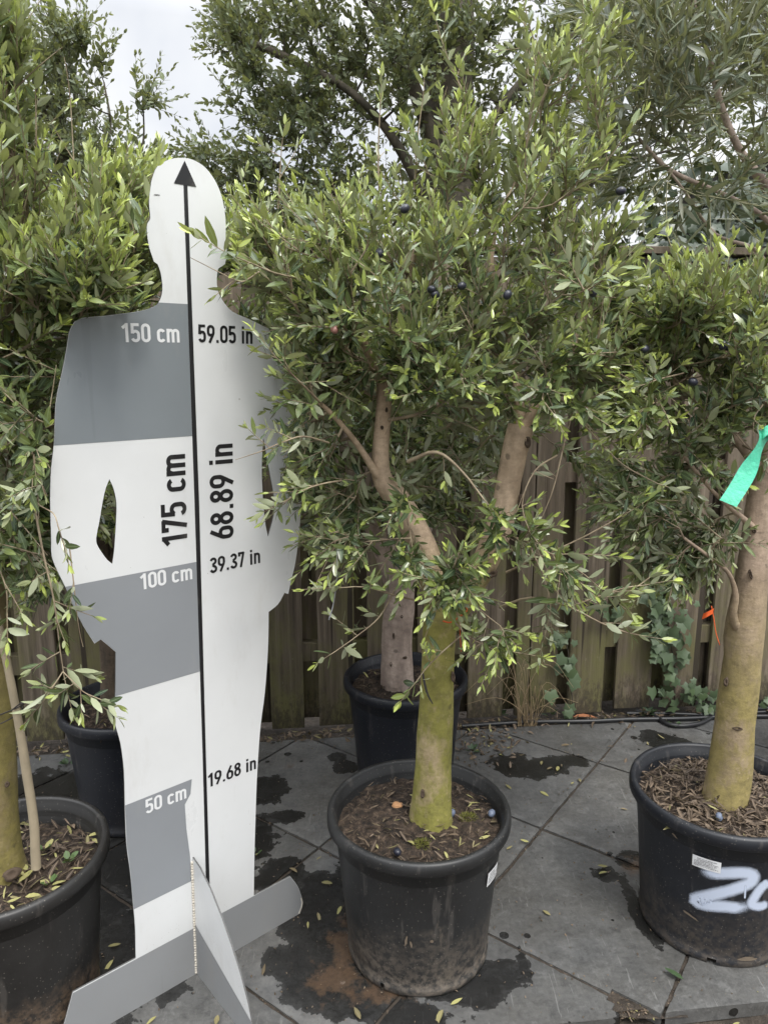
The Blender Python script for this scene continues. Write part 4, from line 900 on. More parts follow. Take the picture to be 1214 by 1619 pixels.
grow_crown('crown', tA, nA, [
    (640, 500, 1.60, 180, 130, .34, 54, .25, .35), (560, 560, 1.55, 130, 100, .22, 30, .10, .30), (740, 560, 1.58, 160, 100, .26, 30, .12, .32),
    (510, 440, 1.50, 100, 80, .20, 24, .40, .65), (690, 380, 1.60, 170, 90, .28, 30, .6, .68), (790, 290, 1.62, 120, 90, .24, 14, .8, .8),
    (890, 330, 1.62, 100, 130, .24, 17, .65, .75), (900, 500, 1.55, 120, 110, .24, 26, .15, .5), (940, 140, 1.6, 40, 90, .14, 7, .9, .8), (700, 230, 1.6, 80, 70, .2, 7, .9, .75), (840, 150, 1.6, 50, 60, .14, 5, .9, .8),
    (490, 700, 1.52, 60, 70, .12, 12, -.12, .3), (540, 800, 1.60, 70, 60, .12, 10, -.2, .25), (700, 720, 1.78, 110, 80, .12, 16, -.05, .2),
    (690, 590, 1.42, 80, 40, .10, 8, .05, .45), (870, 620, 1.50, 90, 45, .16, 11, -.05, .5), (648, 890, 1.46, 26, 36, .05, 3, -.15, .3), (430, 410, 1.45, 45, 60, .12, 9, .5, .7), (715, 915, 1.40, 26, 22, .03, 4, .1, .5), (640, 800, 1.42, 26, 26, .03, 2, .1, .4), (790, 830, 1.42, 26, 30, .03, 2, .1, .4), (830, 860, 1.40, 30, 30, .06, 2, 0, .5), (550, 850, 1.46, 50, 30, .06, 4, -.1, .35), (900, 900, 1.38, 50, 30, .06, 2, 0, .5), (780, 1000, 1.38, 30, 15, .03, 2, 0, .6)],
    None, M['olive'], M['twig'], lsize=.0365, shoots=(4, 6), slen=(.055, .13), hero=hA)
CLEAR['umax'] = .30
# B: back centre
yB = 2.30
tB, nB = olive_tree('olive_tree', 'olive tree with pale pinkish trunk in the pot against the fence behind the forked tree', (.0695, yB, zb), M['bark_back'], [
    ([(628, 1112, yB, .066), (628, 1090, yB, .058), (628, 1060, yB, .0535), (628, 1010, yB, .050), (631, 960, yB, .0495), (632, 905, yB, .047)], False, None, .06),
    ([(632, 940, yB, .040), (612, 880, yB, .038), (592, 830, yB-.02, .034), (572, 785, yB-.04, .029), (555, 740, yB-.05, .024), (540, 670, yB-.05, .018)], True, .4, .08),
    ([(634, 935, yB, .038), (655, 870, yB+.03, .034), (680, 800, yB+.05, .028), (700, 720, yB+.05, .022), (705, 640, yB, .016)], True, .4, .08),
    ([(600, 840, yB, .016), (606, 740, yB, .013), (620, 620, yB, .010), (640, 500, yB, .007)], False, .2, .05)])
grow_crown('crown', tB, nB, [(620, 690, 2.25, 190, 120, .3, 60, .1, .12), (740, 640, 2.25, 130, 130, .25, 36, .1, .15), (520, 640, 2.2, 120, 130, .25, 34, .1, .15),
    (690, 800, 2.2, 100, 60, .2, 14, -.1, .1), (530, 790, 2.15, 60, 50, .15, 9, -.2, .1), (960, 740, 2.3, 60, 60, .12, 7, -.1, .2), (650, 500, 2.3, 260, 100, .3, 26, .3, .25), (880, 540, 2.3, 90, 110, .25, 12, .2, .3)],
    None, M['olive'], M['twig'], lsize=.043, shoots=(3, 5), slen=(.07, .15))
# C: right
yR = 1.640
tC, nC = olive_tree('olive_tree', 'olive tree with thick leaning trunk growing from the spray-painted pot on the right', (.835, yR, zr), M['bark_right'], [
    ([(1143, 1290, yR, .064), (1144, 1268, yR, .055), (1150, 1235, yR, .0495), (1158, 1180, yR, .0465), (1165, 1110, yR, .0440), (1173, 1040, yR, .0415), (1178, 985, yR, .0430), (1186, 930, yR, .0370), (1193, 870, yR, .0320), (1198, 810, yR, .0290), (1206, 750, yR, .0270)], False, .85, .10),
    ([(1205, 760, yR, .024), (1215, 690, yR, .020), (1210, 600, yR, .015), (1190, 520, yR, .009), (1180, 460, yR, .006)], False, .2, .08),
    ([(1210, 730, yR, .018), (1240, 640, yR, .014), (1260, 540, yR, .010)], False, .2, .08),
    ([(1172, 1010, yR, .012), (1158, 975, yR-.035, .009), (1162, 940, yR-.05, .0065), (1150, 905, yR-.06, .0045), (1120, 880, yR-.08, .0038), (1080, 850, yR-.1, .003)], False, .5, .12),
    ([(1200, 845, yR, .010), (1180, 825, yR-.03, .0075), (1158, 806, yR-.04, .0055), (1120, 770, yR-.05, .004), (1080, 720, yR-.05, .004)], False, .4, .12),
    ([(1205, 750, yR, .014), (1160, 690, yR, .010), (1110, 640, yR, .007), (1050, 590, yR-.02, .0055), (990, 545, yR-.05, .0045)], False, .2, .08)])
hC = [([(1205, 640, 1.45), (1192, 660, 1.40), (1190, 690, 1.40)], 1, .034, .6, .0015), ([(1080, 590, 1.5), (1040, 600, 1.42), (1024, 606, 1.40)], 4, .032, 1.0, .0018)]
grow_crown('crown', tC, nC, [(1110, 500, 1.62, 150, 65, .26, 40, .4, .75), (1040, 560, 1.60, 150, 80, .24, 38, .25, .45), (1170, 560, 1.60, 100, 120, .24, 36, .2, .4), (1130, 700, 1.62, 90, 80, .2, 24, -.1, .3),
    (1040, 780, 1.62, 75, 75, .16, 24, -.15, .12), (1060, 880, 1.64, 70, 40, .12, 11, -.2, .08), (990, 640, 1.5, 70, 50, .16, 12, 0, .6), (1250, 560, 1.6, 90, 130, .3, 22, .3, .5), (1120, 850, 1.60, 35, 60, .08, 9, -.2, .1)],
    None, M['olive'], M['twig'], lsize=.035, shoots=(4, 6), slen=(.05, .12), hero=hC)
# D: left front
yD = 1.380
tD, nD = olive_tree('olive_tree', 'tall olive tree with ochre mossy trunk at the left edge, staked with a cane', (-.79, yD, zl), M['bark_left'], [
    ([(2, 1412, yD, .070), (0, 1388, yD, .060), (-5, 1350, yD, .050), (-8, 1280, yD, .0455), (-10, 1180, yD, .0430), (-15, 1080, yD, .0400), (-22, 980, yD, .0390), (-28, 900, yD, .0400)], False, None, .07),
    ([(-28, 930, yD, .026), (0, 895, yD+.02, .022), (30, 855, yD+.05, .017), (62, 800, yD+.08, .012), (78, 720, yD+.1, .009), (85, 640, yD+.1, .007)], False, .3, .08),
    ([(-30, 930, yD, .030), (-38, 820, yD, .024), (-30, 700, yD, .018), (0, 580, yD, .013), (30, 450, yD, .010), (40, 300, yD, .007)], False, .3, .07),
    ([(-30, 720, yD, .014), (20, 640, yD+.05, .011), (70, 560, yD+.08, .009), (100, 440, yD+.1, .007), (118, 380, yD+.1, .006)], False, .3, .07),
    ([(30, 450, yD, .008), (20, 300, yD, .006), (10, 150, yD, .004), (20, 40, yD, .003)], False, .2, .04)])
hD = [([(55, 800, 1.22), (70, 880, 1.20), (86, 950, 1.20), (96, 1030, 1.20), (103, 1075, 1.20)], 5, .036, .15, .0022),
      ([(100, 1062, 1.20), (118, 1080, 1.19), (130, 1092, 1.19), (140, 1098, 1.19)], 3, .036, .5, .0012),
      ([(100, 1062, 1.20), (85, 1085, 1.19), (72, 1105, 1.19)], 3, .036, .4, .0012),
      ([(110, 860, 1.24), (118, 930, 1.22), (124, 985, 1.22)], 2, .032, .2, .0014), ([(-10, 880, 1.2), (10, 930, 1.18), (12, 985, 1.18)], 2, .036, .7, .0016),
      ([(40, 780, 1.20), (65, 800, 1.16), (85, 812, 1.14), (92, 830, 1.13)], 0, .03, .5, .0014), ([(60, 300, 1.4), (58, 230, 1.4), (57, 165, 1.4)], 2, .034, .5, .002), ([(122, 350, 1.4), (118, 270, 1.4), (112, 160, 1.4)], 1, .030, .5, .0014)]
grow_crown('crown', tD, nD, [(60, 470, 1.42, 150, 110, .24, 56, .55, .62), (150, 420, 1.45, 110, 110, .2, 44, .6, .75), (40, 620, 1.38, 110, 100, .22, 38, .2, .4), (60, 760, 1.35, 80, 90, .2, 30, -.1, .3),
    (20, 330, 1.42, 60, 130, .2, 28, .7, .7), (0, 130, 1.42, 40, 150, .16, 26, .9, .7), (30, 860, 1.30, 60, 50, .12, 12, -.2, .3), (200, 340, 1.5, 60, 60, .12, 16, .7, .8), (-80, 500, 1.4, 100, 260, .3, 34, .3, .4)],
    None, M['olive'], M['twig'], lsize=.0375, shoots=(4, 6), slen=(.055, .13), hero=hD)
# E: left back
yE = 2.12
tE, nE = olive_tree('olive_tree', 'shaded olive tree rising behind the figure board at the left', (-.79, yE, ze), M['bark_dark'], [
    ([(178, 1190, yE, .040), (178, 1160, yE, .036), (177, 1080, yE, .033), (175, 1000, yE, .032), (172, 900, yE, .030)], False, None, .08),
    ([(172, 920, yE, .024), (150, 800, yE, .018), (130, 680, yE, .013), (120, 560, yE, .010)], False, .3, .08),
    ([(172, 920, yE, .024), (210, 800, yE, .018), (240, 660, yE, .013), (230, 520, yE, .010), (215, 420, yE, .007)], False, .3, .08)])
grow_crown('crown', tE, nE, [(150, 600, 2.1, 140, 130, .26, 48, .2, .2), (130, 780, 2.1, 100, 90, .22, 30, 0, .1), (230, 430, 2.1, 110, 90, .22, 40, .6, .65), (350, 560, 2.1, 120, 120, .24, 26, .2, .3),
    (40, 760, 2.1, 80, 130, .22, 24, 0, .1), (370, 400, 2.1, 70, 60, .18, 16, .5, .6), (60, 900, 2.0, 90, 40, .15, 10, -.2, .1), (90, 420, 2.1, 110, 90, .25, 30, .5, .5)],
    None, M['olive'], M['twig_dark'], lsize=.043, shoots=(3, 5), slen=(.07, .15))
# G: silver-leaved olive reaching in from the right
yG = 1.95
tG, nG = olive_tree('olive_tree', 'silvery narrow-leaved olive tree reaching in from the upper right', (1.62, 2.25, zg), M['bark_back'], [
    ([(1395, 1120, 2.25, .045), (1380, 900, 2.25, .038), (1330, 600, 2.2, .034), (1270, 400, 2.1, .022), (1214, 300, 2.0, .014), (1170, 240, 1.95, .009), (1140, 170, yG, .008), (1120, 90, yG, .007), (1095, 0, yG, .006), (1080, -80, yG, .007)], False, .45, .06),
    ([(1290, 440, 2.1, .010), (1214, 350, 2.0, .007), (1150, 310, 1.95, .0055), (1060, 270, 1.9, .0055), (1010, 220, 1.85, .004)], False, .3, .06),
    ([(1230, 480, 2.1, .007), (1200, 400, 2.0, .005), (1130, 370, 1.95, .004), (1080, 300, 1.9, .003), (1040, 250, 1.9, .004)], False, .3, .06),
    ([(1330, 600, 2.2, .018), (1360, 300, 2.1, .014), (1300, 100, 2.0, .010), (1220, -60, 2.0, .006)], False, .3, .06)])
grow_crown('crown', tG, nG, [(1080, 120, 1.9, 130, 130, .22, 36, .1, .25), (1160, 60, 1.95, 100, 110, .22, 20, .2, .25), (1000, 230, 1.9, 80, 80, .18, 10, -.1, .25), (1130, 280, 1.9, 110, 60, .2, 8, -.3, .2), (1260, 150, 2.0, 90, 200, .3, 34, .1, .2), (1010, 30, 1.95, 60, 70, .2, 14, .2, .3)],
    None, M['olive_silver'], M['twig_green'], lsize=.058, wr=.085, shoots=(2, 4), slen=(.12, .24), spacing=.024, young=.15)

# wounds and knots in the bark
M['scar'] = plain('dark_bark_wound', (.075, .052, .035), .95)
def scar(tree, px, py, Y, w_, h_, ang=0):
    c = at(px, py, Y); tod = unit(np.array([0, 0, CAM_H])-c); sx = unit(np.cross([0, 0, 1.], tod)); sy = np.cross(tod, sx); V = []; n = 16
    sx, sy = sx*math.cos(ang)+sy*math.sin(ang), sy*math.cos(ang)-sx*math.sin(ang)
    for ring, (f, z) in enumerate(((1.25, -.006), (1.0, .0012), (.72, .0022), (.45, -.0005))):
        for k in range(n):
            a = 2*math.pi*k/n; r = f*(1+.28*mnoise.noise(Vector((math.cos(a)*1.7+px, math.sin(a)*1.7, ring*.4)))); V.append(c+sx*math.cos(a)*w_*r+sy*math.sin(a)*h_*r+tod*z)
    V.append(c-tod*.002); F_ = [[i*n+k, i*n+(k+1) % n, (i+1)*n+(k+1) % n, (i+1)*n+k] for i in range(3) for k in range(n)]+[[3*n+k, 3*n+(k+1) % n, 4*n] for k in range(n)]
    mesh_obj('bark_scar', V, F_, M['scar'], tree, smooth=True)
for a in ((778, 908, yA-.048, .010, .006, .5), (824, 792, yA-.050, .005, .011, .1), (833, 698, yA-.056, .006, .011, .2), (611, 648, yA-.017, .0025, .005, 0), (604, 676, yA-.018, .003, .004, 0),
          (716, 1070, yA-.032, .004, .010, .1), (650, 868, yA-.03, .003, .005, .4), (668, 1255, yA-.043, .004, .009, 0)): scar(tA, *a)
for a in ((1165, 1152, yR-.044, .010, .004, .2), (1147, 1078, yR-.033, .004, .009, 0), (1185, 1165, yR-.03, .003, .016, .1), (1186, 908, yR-.034, .003, .010, .3), (1192, 840, yR-.031, .0035, .004, 0)): scar(tC, *a)
for a in ((622, 1005, yB-.050, .003, .009, 0), (640, 1040, yB-.050, .006, .004, .2), (618, 1050, yB-.048, .003, .008, 0), (635, 975, yB-.049, .004, .005, 0)): scar(tB, *a)
for a in ((12, 1240, yD-.036, .004, .005, 0), (20, 1382, yD-.052, .014, .010, .2)): scar(tD, *a)

# ---------------------------------------------------------------- trees beyond the fence
def oak(label, Y, limbs, blobs, base, lsz=.044, fresh=.12, mat=M['bark_oak']):
    t = thing('holm_oak', label, 'oak tree', base); T = Tubes(); nodes = []
    for i, (ctrl, nf) in enumerate(limbs):
        S = limb(T, ctrl, 18 if i == 0 else 8, 26, False, .12 if i == 0 else .06, seed=i)
        if nf is not None: nodes += S[int(len(S)*nf):].tolist()
    trunk_obj(t, T, mat)
    grow_crown('crown', t, nodes, blobs, None, M['oak'], M['twig_dark'], lsize=lsz, wr=.24, fresh=fresh, shoots=(4, 6), slen=(.14, .26), updir=.3, profile=PROF_LOW, spacing=.027, twig_r=.012, young=.15)
    return t
bH = at(712, 900, 4.5); bH[2] = -.05
oak('large holm oak with rough ivy-clad trunk beyond the fence at the top centre', 4.5,
    [([(712, 1180, 4.5, .17), (712, 700, 4.5, .155), (712, 400, 4.5, .145), (711, 200, 4.5, .14), (710, 60, 4.5, .135), (712, -150, 4.5, .12), (720, -400, 4.5, .09)], .55),
     ([(712, 420, 4.45, .04), (640, 250, 4.3, .028), (560, 150, 4.2, .020), (450, 90, 4.2, .022), (350, 50, 4.2, .012)], .2),
     ([(712, 300, 4.45, .06), (620, 60, 4.3, .028), (520, -60, 4.3, .02), (420, -120, 4.3, .02)], .2),
     ([(712, 300, 4.4, .05), (800, 160, 4.3, .028), (900, 60, 4.3, .02), (1010, 10, 4.3, .02)], .2),
     ([(712, 460, 4.45, .032), (600, 350, 4.3, .02), (480, 280, 4.2, .012), (380, 240, 4.2, .012)], .2),
     ([(712, 500, 4.4, .03), (850, 380, 4.3, .018), (960, 260, 4.3, .02)], .2)],
    [(560, 60, 4.2, 220, 120, .5, 95), (470, 160, 4.2, 130, 90, .35, 48), (640, 190, 4.5, 160, 110, .6, 42), (450, 290, 4.2, 130, 75, .35, 46), (580, 300, 4.3, 120, 60, .4, 22), (850, 60, 4.3, 220, 110, .5, 75), (1020, 90, 4.4, 220, 110, .5, 26), (900, 230, 4.3, 170, 110, .5, 26),
     (680, -120, 4.4, 420, 120, .7, 80), (400, 60, 4.2, 80, 70, .3, 22), (370, 350, 4.2, 70, 70, .3, 30), (480, 370, 4.2, 120, 40, .3, 20), (320, 300, 4.2, 40, 60, .25, 10), (1150, 250, 4.6, 130, 150, .5, 14), (340, 250, 4.2, 30, 50, .2, 6), (760, 330, 4.8, 260, 60, .3, 26), (960, 330, 4.8, 200, 60, .3, 22), (1120, 120, 4.7, 140, 120, .4, 18)], tuple(bH))
bI = at(100, 900, 4.2); bI[2] = -.05
oak('holm oak with thin open top branches beyond the fence at the upper left', 4.2,
    [([(120, 1150, 4.2, .11), (115, 600, 4.2, .09), (110, 350, 4.2, .06), (100, 200, 4.2, .022), (90, 60, 4.2, .010), (80, -60, 4.2, .005)], .4),
     ([(112, 400, 4.2, .03), (160, 260, 4.1, .012), (175, 200, 4.1, .007), (165, 130, 4.1, .004)], .2),
     ([(112, 380, 4.2, .03), (200, 300, 4.1, .012), (226, 230, 4.1, .006), (226, 150, 4.1, .003)], .2),
     ([(105, 250, 4.2, .02), (60, 150, 4.1, .008), (45, 80, 4.1, .005), (40, 10, 4.1, .003)], .2)],
    [(110, 230, 4.15, 90, 90, .35, 42), (160, 290, 4.1, 110, 55, .35, 34), (60, 120, 4.15, 60, 110, .3, 30), (120, 90, 4.1, 35, 80, .2, 12), (220, 260, 4.1, 60, 40, .25, 14), (30, 330, 4.2, 110, 90, .4, 30), (-60, 150, 4.2, 90, 200, .4, 26), (230, 160, 4.1, 14, 40, .1, 3), (165, 100, 4.1, 22, 20, .1, 2)], tuple(bI), lsz=.044)

# ---------------------------------------------------------------- ivy
IV = [(0, -.04), (.44, -.24), (.46, .10), (.66, .40), (.36, .52), (0, 1.0), (-.36, .52), (-.66, .40), (-.46, .10), (-.44, -.24)]
def ivy_leaves(P, Nn, D, size, rnd, fresh):
    n = len(P); Z = unit(Nn); D = unit(D-Z*(D*Z).sum(1, keepdims=True)); S = np.cross(D, Z)
    base = np.array([(0, .25)]+IV); bend = np.array([.10]+[-.05 if i in (1, 3, 5, 7, 9) else .05 for i in range(10)])
    V = P[:, None]+S[:, None]*(base[:, 0][None]*size[:, None])[..., None]+D[:, None]*(base[:, 1][None]*size[:, None])[..., None]+Z[:, None]*(bend[None]*size[:, None])[..., None]
    tri = np.array([[0, 1+i, 1+(i+1) % 10] for i in range(10)])[:, ::-1]; off = (np.arange(n)*11)[:, None, None]
    C = np.zeros((n, 11, 4)); C[:, :, 0] = rnd[:, None]; C[:, :, 1] = fresh[:, None]; C[:, :, 2] = np.array([0]+[.16 if i == 5 else (.3 if i in (3, 7) else 1) for i in range(10)])[None]; C[:, :, 3] = 1
    return V.reshape(-1, 3), (tri[None]+off).reshape(-1, 3), C.reshape(-1, 4)
def fence_pt(px, py, off=.0):
    d = FW*F_PX+RT*(px-CX)-UP*(py-CY); C = np.array([0, FY(0), 0])-fn_*off; O_ = np.array([0, 0, CAM_H]); t = np.dot(C-O_, fn_)/np.dot(d, fn_); return O_+t*d
def ivy_plant(label, stems, blobs, size=.045, mat=None):
    base = fence_pt(*stems[0][0]); t = thing('ivy_plant', label, 'ivy', tuple(base)); T = Tubes(); Ps = []
    for st in stems:
        S = spline([fence_pt(a, b, .012) for a, b in st], 16); S = S+rng.normal(size=S.shape)*.002; T.add(S, np.linspace(.003, .0012, len(S)), 5)
    V, Q, _ = T.get(); mesh_obj('stem', V, [Q], M['twig_dark'], t, smooth=True)
    for px, py, rx, ry, n in blobs:
        for _ in range(n):
            a = rng.random()*6.28; r = math.sqrt(rng.random()); Ps.append(fence_pt(px+rx*r*math.cos(a), py+ry*r*math.sin(a), .012+.05*rng.random()))
    P = np.array(Ps); n = len(P); V, T3, C = ivy_leaves(P, rng.normal(size=(n, 3))*.33+[0, -1, .45], rng.normal(size=(n, 3))*.45+[0, 0, -1], size*(.55+.6*rng.random(n)), rng.random(n), (rng.random(n) < .12)*.6)
    mesh_obj('foliage', V, [T3], mat or M['ivy'], t, attrs={'leafcol': C}); return t
ivy_plant('long strand of dark ivy hanging down the fence beside the right trunk', [[(1062, 1165), (1066, 1080), (1056, 980), (1045, 880), (1050, 780)], [(1062, 1165), (1068, 1040), (1085, 950)]],
          [(1050, 900, 28, 50, 34), (1042, 980, 22, 50, 26), (1060, 1010, 28, 50, 26), (1045, 1065, 20, 45, 18), (1060, 1110, 16, 40, 9), (1085, 950, 14, 60, 5), (1050, 820, 20, 50, 12), (1045, 940, 24, 60, 14)], .043)
ivy_plant('small ivy with a few broad leaves climbing the middle of the fence', [[(905, 1130), (900, 1060), (892, 980), (900, 900)]],
          [(890, 1030, 24, 34, 15), (895, 930, 20, 40, 8), (900, 1120, 10, 16, 3), (872, 1090, 8, 8, 2), (908, 1072, 6, 8, 2), (965, 960, 12, 24, 5)], .046)
ivy_plant('low ivy clump at the foot of the fence left of the right trunk', [[(1108, 1130), (1100, 1100), (1092, 1085)], [(1108, 1130), (1120, 1100)]], [(1104, 1095, 26, 24, 24), (1085, 1100, 10, 10, 4), (1118, 1120, 12, 8, 5)], .035)
ivy_plant('tiny ivy sprig on the fence right of the right trunk', [[(1214, 1128), (1210, 1110)]], [(1212, 1110, 10, 8, 6)], .03)
# dark ivy mass over the fence, right
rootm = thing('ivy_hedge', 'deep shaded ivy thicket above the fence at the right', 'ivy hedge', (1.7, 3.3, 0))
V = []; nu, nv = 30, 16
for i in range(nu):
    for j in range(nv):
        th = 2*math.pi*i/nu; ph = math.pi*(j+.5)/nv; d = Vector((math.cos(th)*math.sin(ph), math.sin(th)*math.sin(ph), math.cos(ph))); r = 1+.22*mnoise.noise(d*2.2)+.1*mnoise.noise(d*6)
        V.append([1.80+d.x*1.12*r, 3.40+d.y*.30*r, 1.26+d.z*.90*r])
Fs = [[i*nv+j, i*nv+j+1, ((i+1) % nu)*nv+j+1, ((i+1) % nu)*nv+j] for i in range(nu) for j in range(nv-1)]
mesh_obj('dark_shade_core', V, Fs, M['core'], rootm)  # solid dark body added to paint the hedge's shaded interior
T = Tubes()
for k in range(7): x = 1.1+.25*k; T.add(spline([[x, 3.36, -.05], [x+.05, 3.34, .8], [x-.06, 3.3, 1.7]], 10), np.linspace(.03, .01, 10)[:len(spline([[x, 3.36, -.05], [x+.05, 3.34, .8], [x-.06, 3.3, 1.7]], 10))], 7)
V2, Q2, _ = T.get(); mesh_obj('stem', V2, [Q2], M['twig_dark'], rootm)
n = 5200; th = rng.random(n)*6.28; cz = rng.random(n)*2-1; sp = np.sqrt(1-cz*cz); d = np.stack([np.cos(th)*sp, np.sin(th)*sp, cz], 1)
P = np.array([1.80, 3.38, 1.27])+d*[1.22, .40, 1.0]*(.86+.26*rng.random(n))[:, None]
n2 = 1900; xx = .80+1.6*rng.random(n2)**1.2; P2 = np.stack([xx, FY(xx)-.05+.42*rng.random(n2), 1.50+.55*rng.random(n2)**1.3*np.clip((xx-.6)*1.6, .3, 1)], 1)
P = np.vstack([P, P2]); d = np.vstack([d, np.tile([0, -.6, .6], (n2, 1))]); n += n2
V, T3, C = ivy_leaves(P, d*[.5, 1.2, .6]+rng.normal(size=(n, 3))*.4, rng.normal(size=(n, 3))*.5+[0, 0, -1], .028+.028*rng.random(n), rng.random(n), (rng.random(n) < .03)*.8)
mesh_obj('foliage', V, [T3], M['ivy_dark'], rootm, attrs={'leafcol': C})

# ---------------------------------------------------------------- fruit on the trees
def ball(name, c, r, mat, parent=None, squash=1.25, **k):
    bm = bmesh.new(); bmesh.ops.create_uvsphere(bm, u_segments=14, v_segments=9, radius=1)
    ax = Vector(rng.normal(size=3)).normalized().to_track_quat('Z', 'Y').to_matrix()
    V = [np.array(ax @ Vector((v.co.x*r, v.co.y*r, v.co.z*r*squash)))+c for v in bm.verts]; bm.verts.index_update(); F_ = [[v.index for v in f.verts] for f in bm.faces]; bm.free()
    return mesh_obj(name, V, F_, mat, parent, smooth=True, **k)
for px, py in ((981, 302), (955, 432), (937, 462), (802, 466), (730, 452), (682, 458), (688, 466), (613, 511), (537, 503), (640, 330), (600, 400)): ball('olive_fruit', at(px, py, 1.40), .0078, M['fruit'], tA)
ball('olive_fruit', at(529, 521, 1.38), .008, M['fruit_pink'], tA)
for px, py in ((1019, 552), (1142, 546), (1095, 604), (1150, 548)): ball('olive_fruit', at(px, py, 1.45), .0078, M['fruit'], tC)
def fallen(cx, cy, px, py, label, zz, mat=M['fruit_bloom']):
    P = gnd(px, py, zz+.02); P[2] = zz+.019; o = ball('fallen_olive', P, .0085, mat, loc=tuple(P)); tag(o, label, 'olive')
fallen(0, 0, 714, 1285, 'dusty blue olive on the soil just right of the green trunk', zc); fallen(0, 0, 777, 1285, 'blue-grey olive near the right rim of the centre pot', zc)
fallen(0, 0, 628, 1346, 'dark olive among leaves at the front rim of the centre pot', zc, M['fruit']); fallen(0, 0, 1136, 1291, 'pale blue olive on bark chips in front of the right trunk', zr)

# ---------------------------------------------------------------- small things
def tube_thing(name, pts, radii, mat, label, cat, sides=8, n=30, bumpy=0, parent=None):
    S = spline(pts, n); rr = np.interp(np.linspace(0, 1, len(S)), np.linspace(0, 1, len(radii)), radii); T = Tubes(); T.add(S, rr, sides, True, bumpy)
    V, Q, TT = T.get(); o = mesh_obj(name, V, [Q, TT], mat, parent, smooth=True, loc=tuple(S[0]))
    if label: tag(o, label, cat)
    return o
stb = at(57, 1362, 1.255)
tube_thing('cane_stake', [at(58, 1372, 1.255), at(53, 1290, 1.262), at(38, 1190, 1.27), at(22, 1100, 1.275), at(4, 1010, 1.28), at(-15, 930, 1.285)], [.0095, .0085, .0085, .0075, .007, .0065], M['cane'], 'thin grey cane stake standing beside the ochre trunk', 'stake', 9, 40, .12)
ring = [at(-8, 1135, 1.380)+np.array([math.cos(a)*.052, math.sin(a)*.052, .012*math.cos(a)]) for a in np.linspace(-2.2, 3.6, 22)]
tie = ring+[at(30, 1118, 1.26), at(33, 1112, 1.25), at(18, 1124, 1.258)]
tube_thing('tie_wire', tie, [.0014, .0014], M['wire'], 'thin dark wire tying the ochre trunk to the cane', 'wire', 6, 80)
# hoses
def hose(pts, label, r=.0085): 
    P = [np.array([*gnd(a, b)[:2], r+.002]) for a, b in pts]; tube_thing('irrigation_hose', P, [r, r], M['hose'], label, 'hose', 10, 80)
hose([(730, 1152), (790, 1148), (850, 1145), (930, 1144), (1000, 1141), (1080, 1140), (1150, 1137), (1230, 1136), (1330, 1135)], 'long black irrigation hose lying along the foot of the fence')
hose([(1005, 1128), (1030, 1134), (1060, 1150), (1100, 1149), (1130, 1135), (1160, 1128), (1230, 1122)], 'looped black irrigation hose behind the right trunk')
hose([(990, 1131), (1050, 1131), (1120, 1133), (1200, 1129), (1280, 1127)], 'thin black hose closest to the fence boards', .0065)
# ribbon
def strip(name, mid, wdir, wid, mat, label, cat, parent=None, thick=.0006):
    S = spline(mid, 18); n = len(S); V = []
    for i in range(n):
        w_ = unit(wdir+.25*math.sin(i*.35)*np.array([0, .1, 0]))*wid/2
        for s in (-1, 1): V.append(S[i]+w_*s)
    nrm = unit(np.cross(S[-1]-S[0], wdir))*thick; V = V+[v+nrm for v in V]; m_ = 2*n
    Fs = [[2*i, 2*i+1, 2*i+3, 2*i+2] for i in range(n-1)]+[[m_+2*i+2, m_+2*i+3, m_+2*i+1, m_+2*i] for i in range(n-1)]
    o = mesh_obj(name, V, Fs, mat, parent, smooth=True, loc=None if parent is not None else tuple(S[0]))
    if parent is None: tag(o, label, cat)
    return o
rb = strip('green_ribbon', [at(1210, 684, 1.340), at(1203, 700, 1.335), at(1190, 728, 1.327), at(1170, 765, 1.32), at(1150, 796, 1.315)], at(1162, 799, 1.32)-at(1139, 789, 1.32), .031, M['ribbon'], 'mint green plastic ribbon hanging from a twig of the right tree', 'ribbon')
strip('ribbon_loop', [at(1200, 694, 1.345), at(1207, 684, 1.33), at(1216, 680, 1.33), at(1226, 690, 1.34)], np.array([0, .2, 1.]), .018, M['ribbon'], None, None, parent=rb)
# orange ties
o1 = tube_thing('orange_tie', [at(732, 958, 1.45), at(738, 965, 1.44), at(725, 976, 1.44), at(712, 984, 1.45), at(700, 982, 1.46)], [.0016, .0016], M['orange'], 'thin orange tie looped at the fork of the green trunk', 'plant tie', 6, 30)
tube_thing('tie_end', [at(728, 975, 1.44), at(727, 1000, 1.44), at(729, 1030, 1.44)], [.0009, .0009], M['orange'], None, None, 5, 12, parent=o1)
o2 = strip('orange_tag', [at(1110, 975, 1.50), at(1118, 971, 1.49), at(1127, 966, 1.49)], np.array([.15, 0, 1.]), .013, M['orange'], 'small orange tag hanging at the fork of the right tree', 'tag')
tube_thing('tag_string', [at(1124, 958, 1.495), at(1128, 980, 1.49), at(1131, 1000, 1.49), at(1137, 1020, 1.49)], [.0011, .0010], M['orange'], None, None, 5, 14, parent=o2)
tube_thing('frayed_string', [at(533, 870, 1.42), at(532, 920, 1.42), at(527, 955, 1.42), at(520, 980, 1.42)], [.0006, .0006, .0009, .0016], M['string'], 'pale frayed string hanging under the foliage beside the board', 'string', 5, 20)
tube_thing('dark_strap', [at(668, 1062, 1.49), at(671, 1080, 1.487), at(676, 1098, 1.482), at(684, 1113, 1.478)], [.0022, .0030, .0028, .0012], M['wire'], 'short dark rubber strip dangling on the green trunk', 'strap', 6, 16)
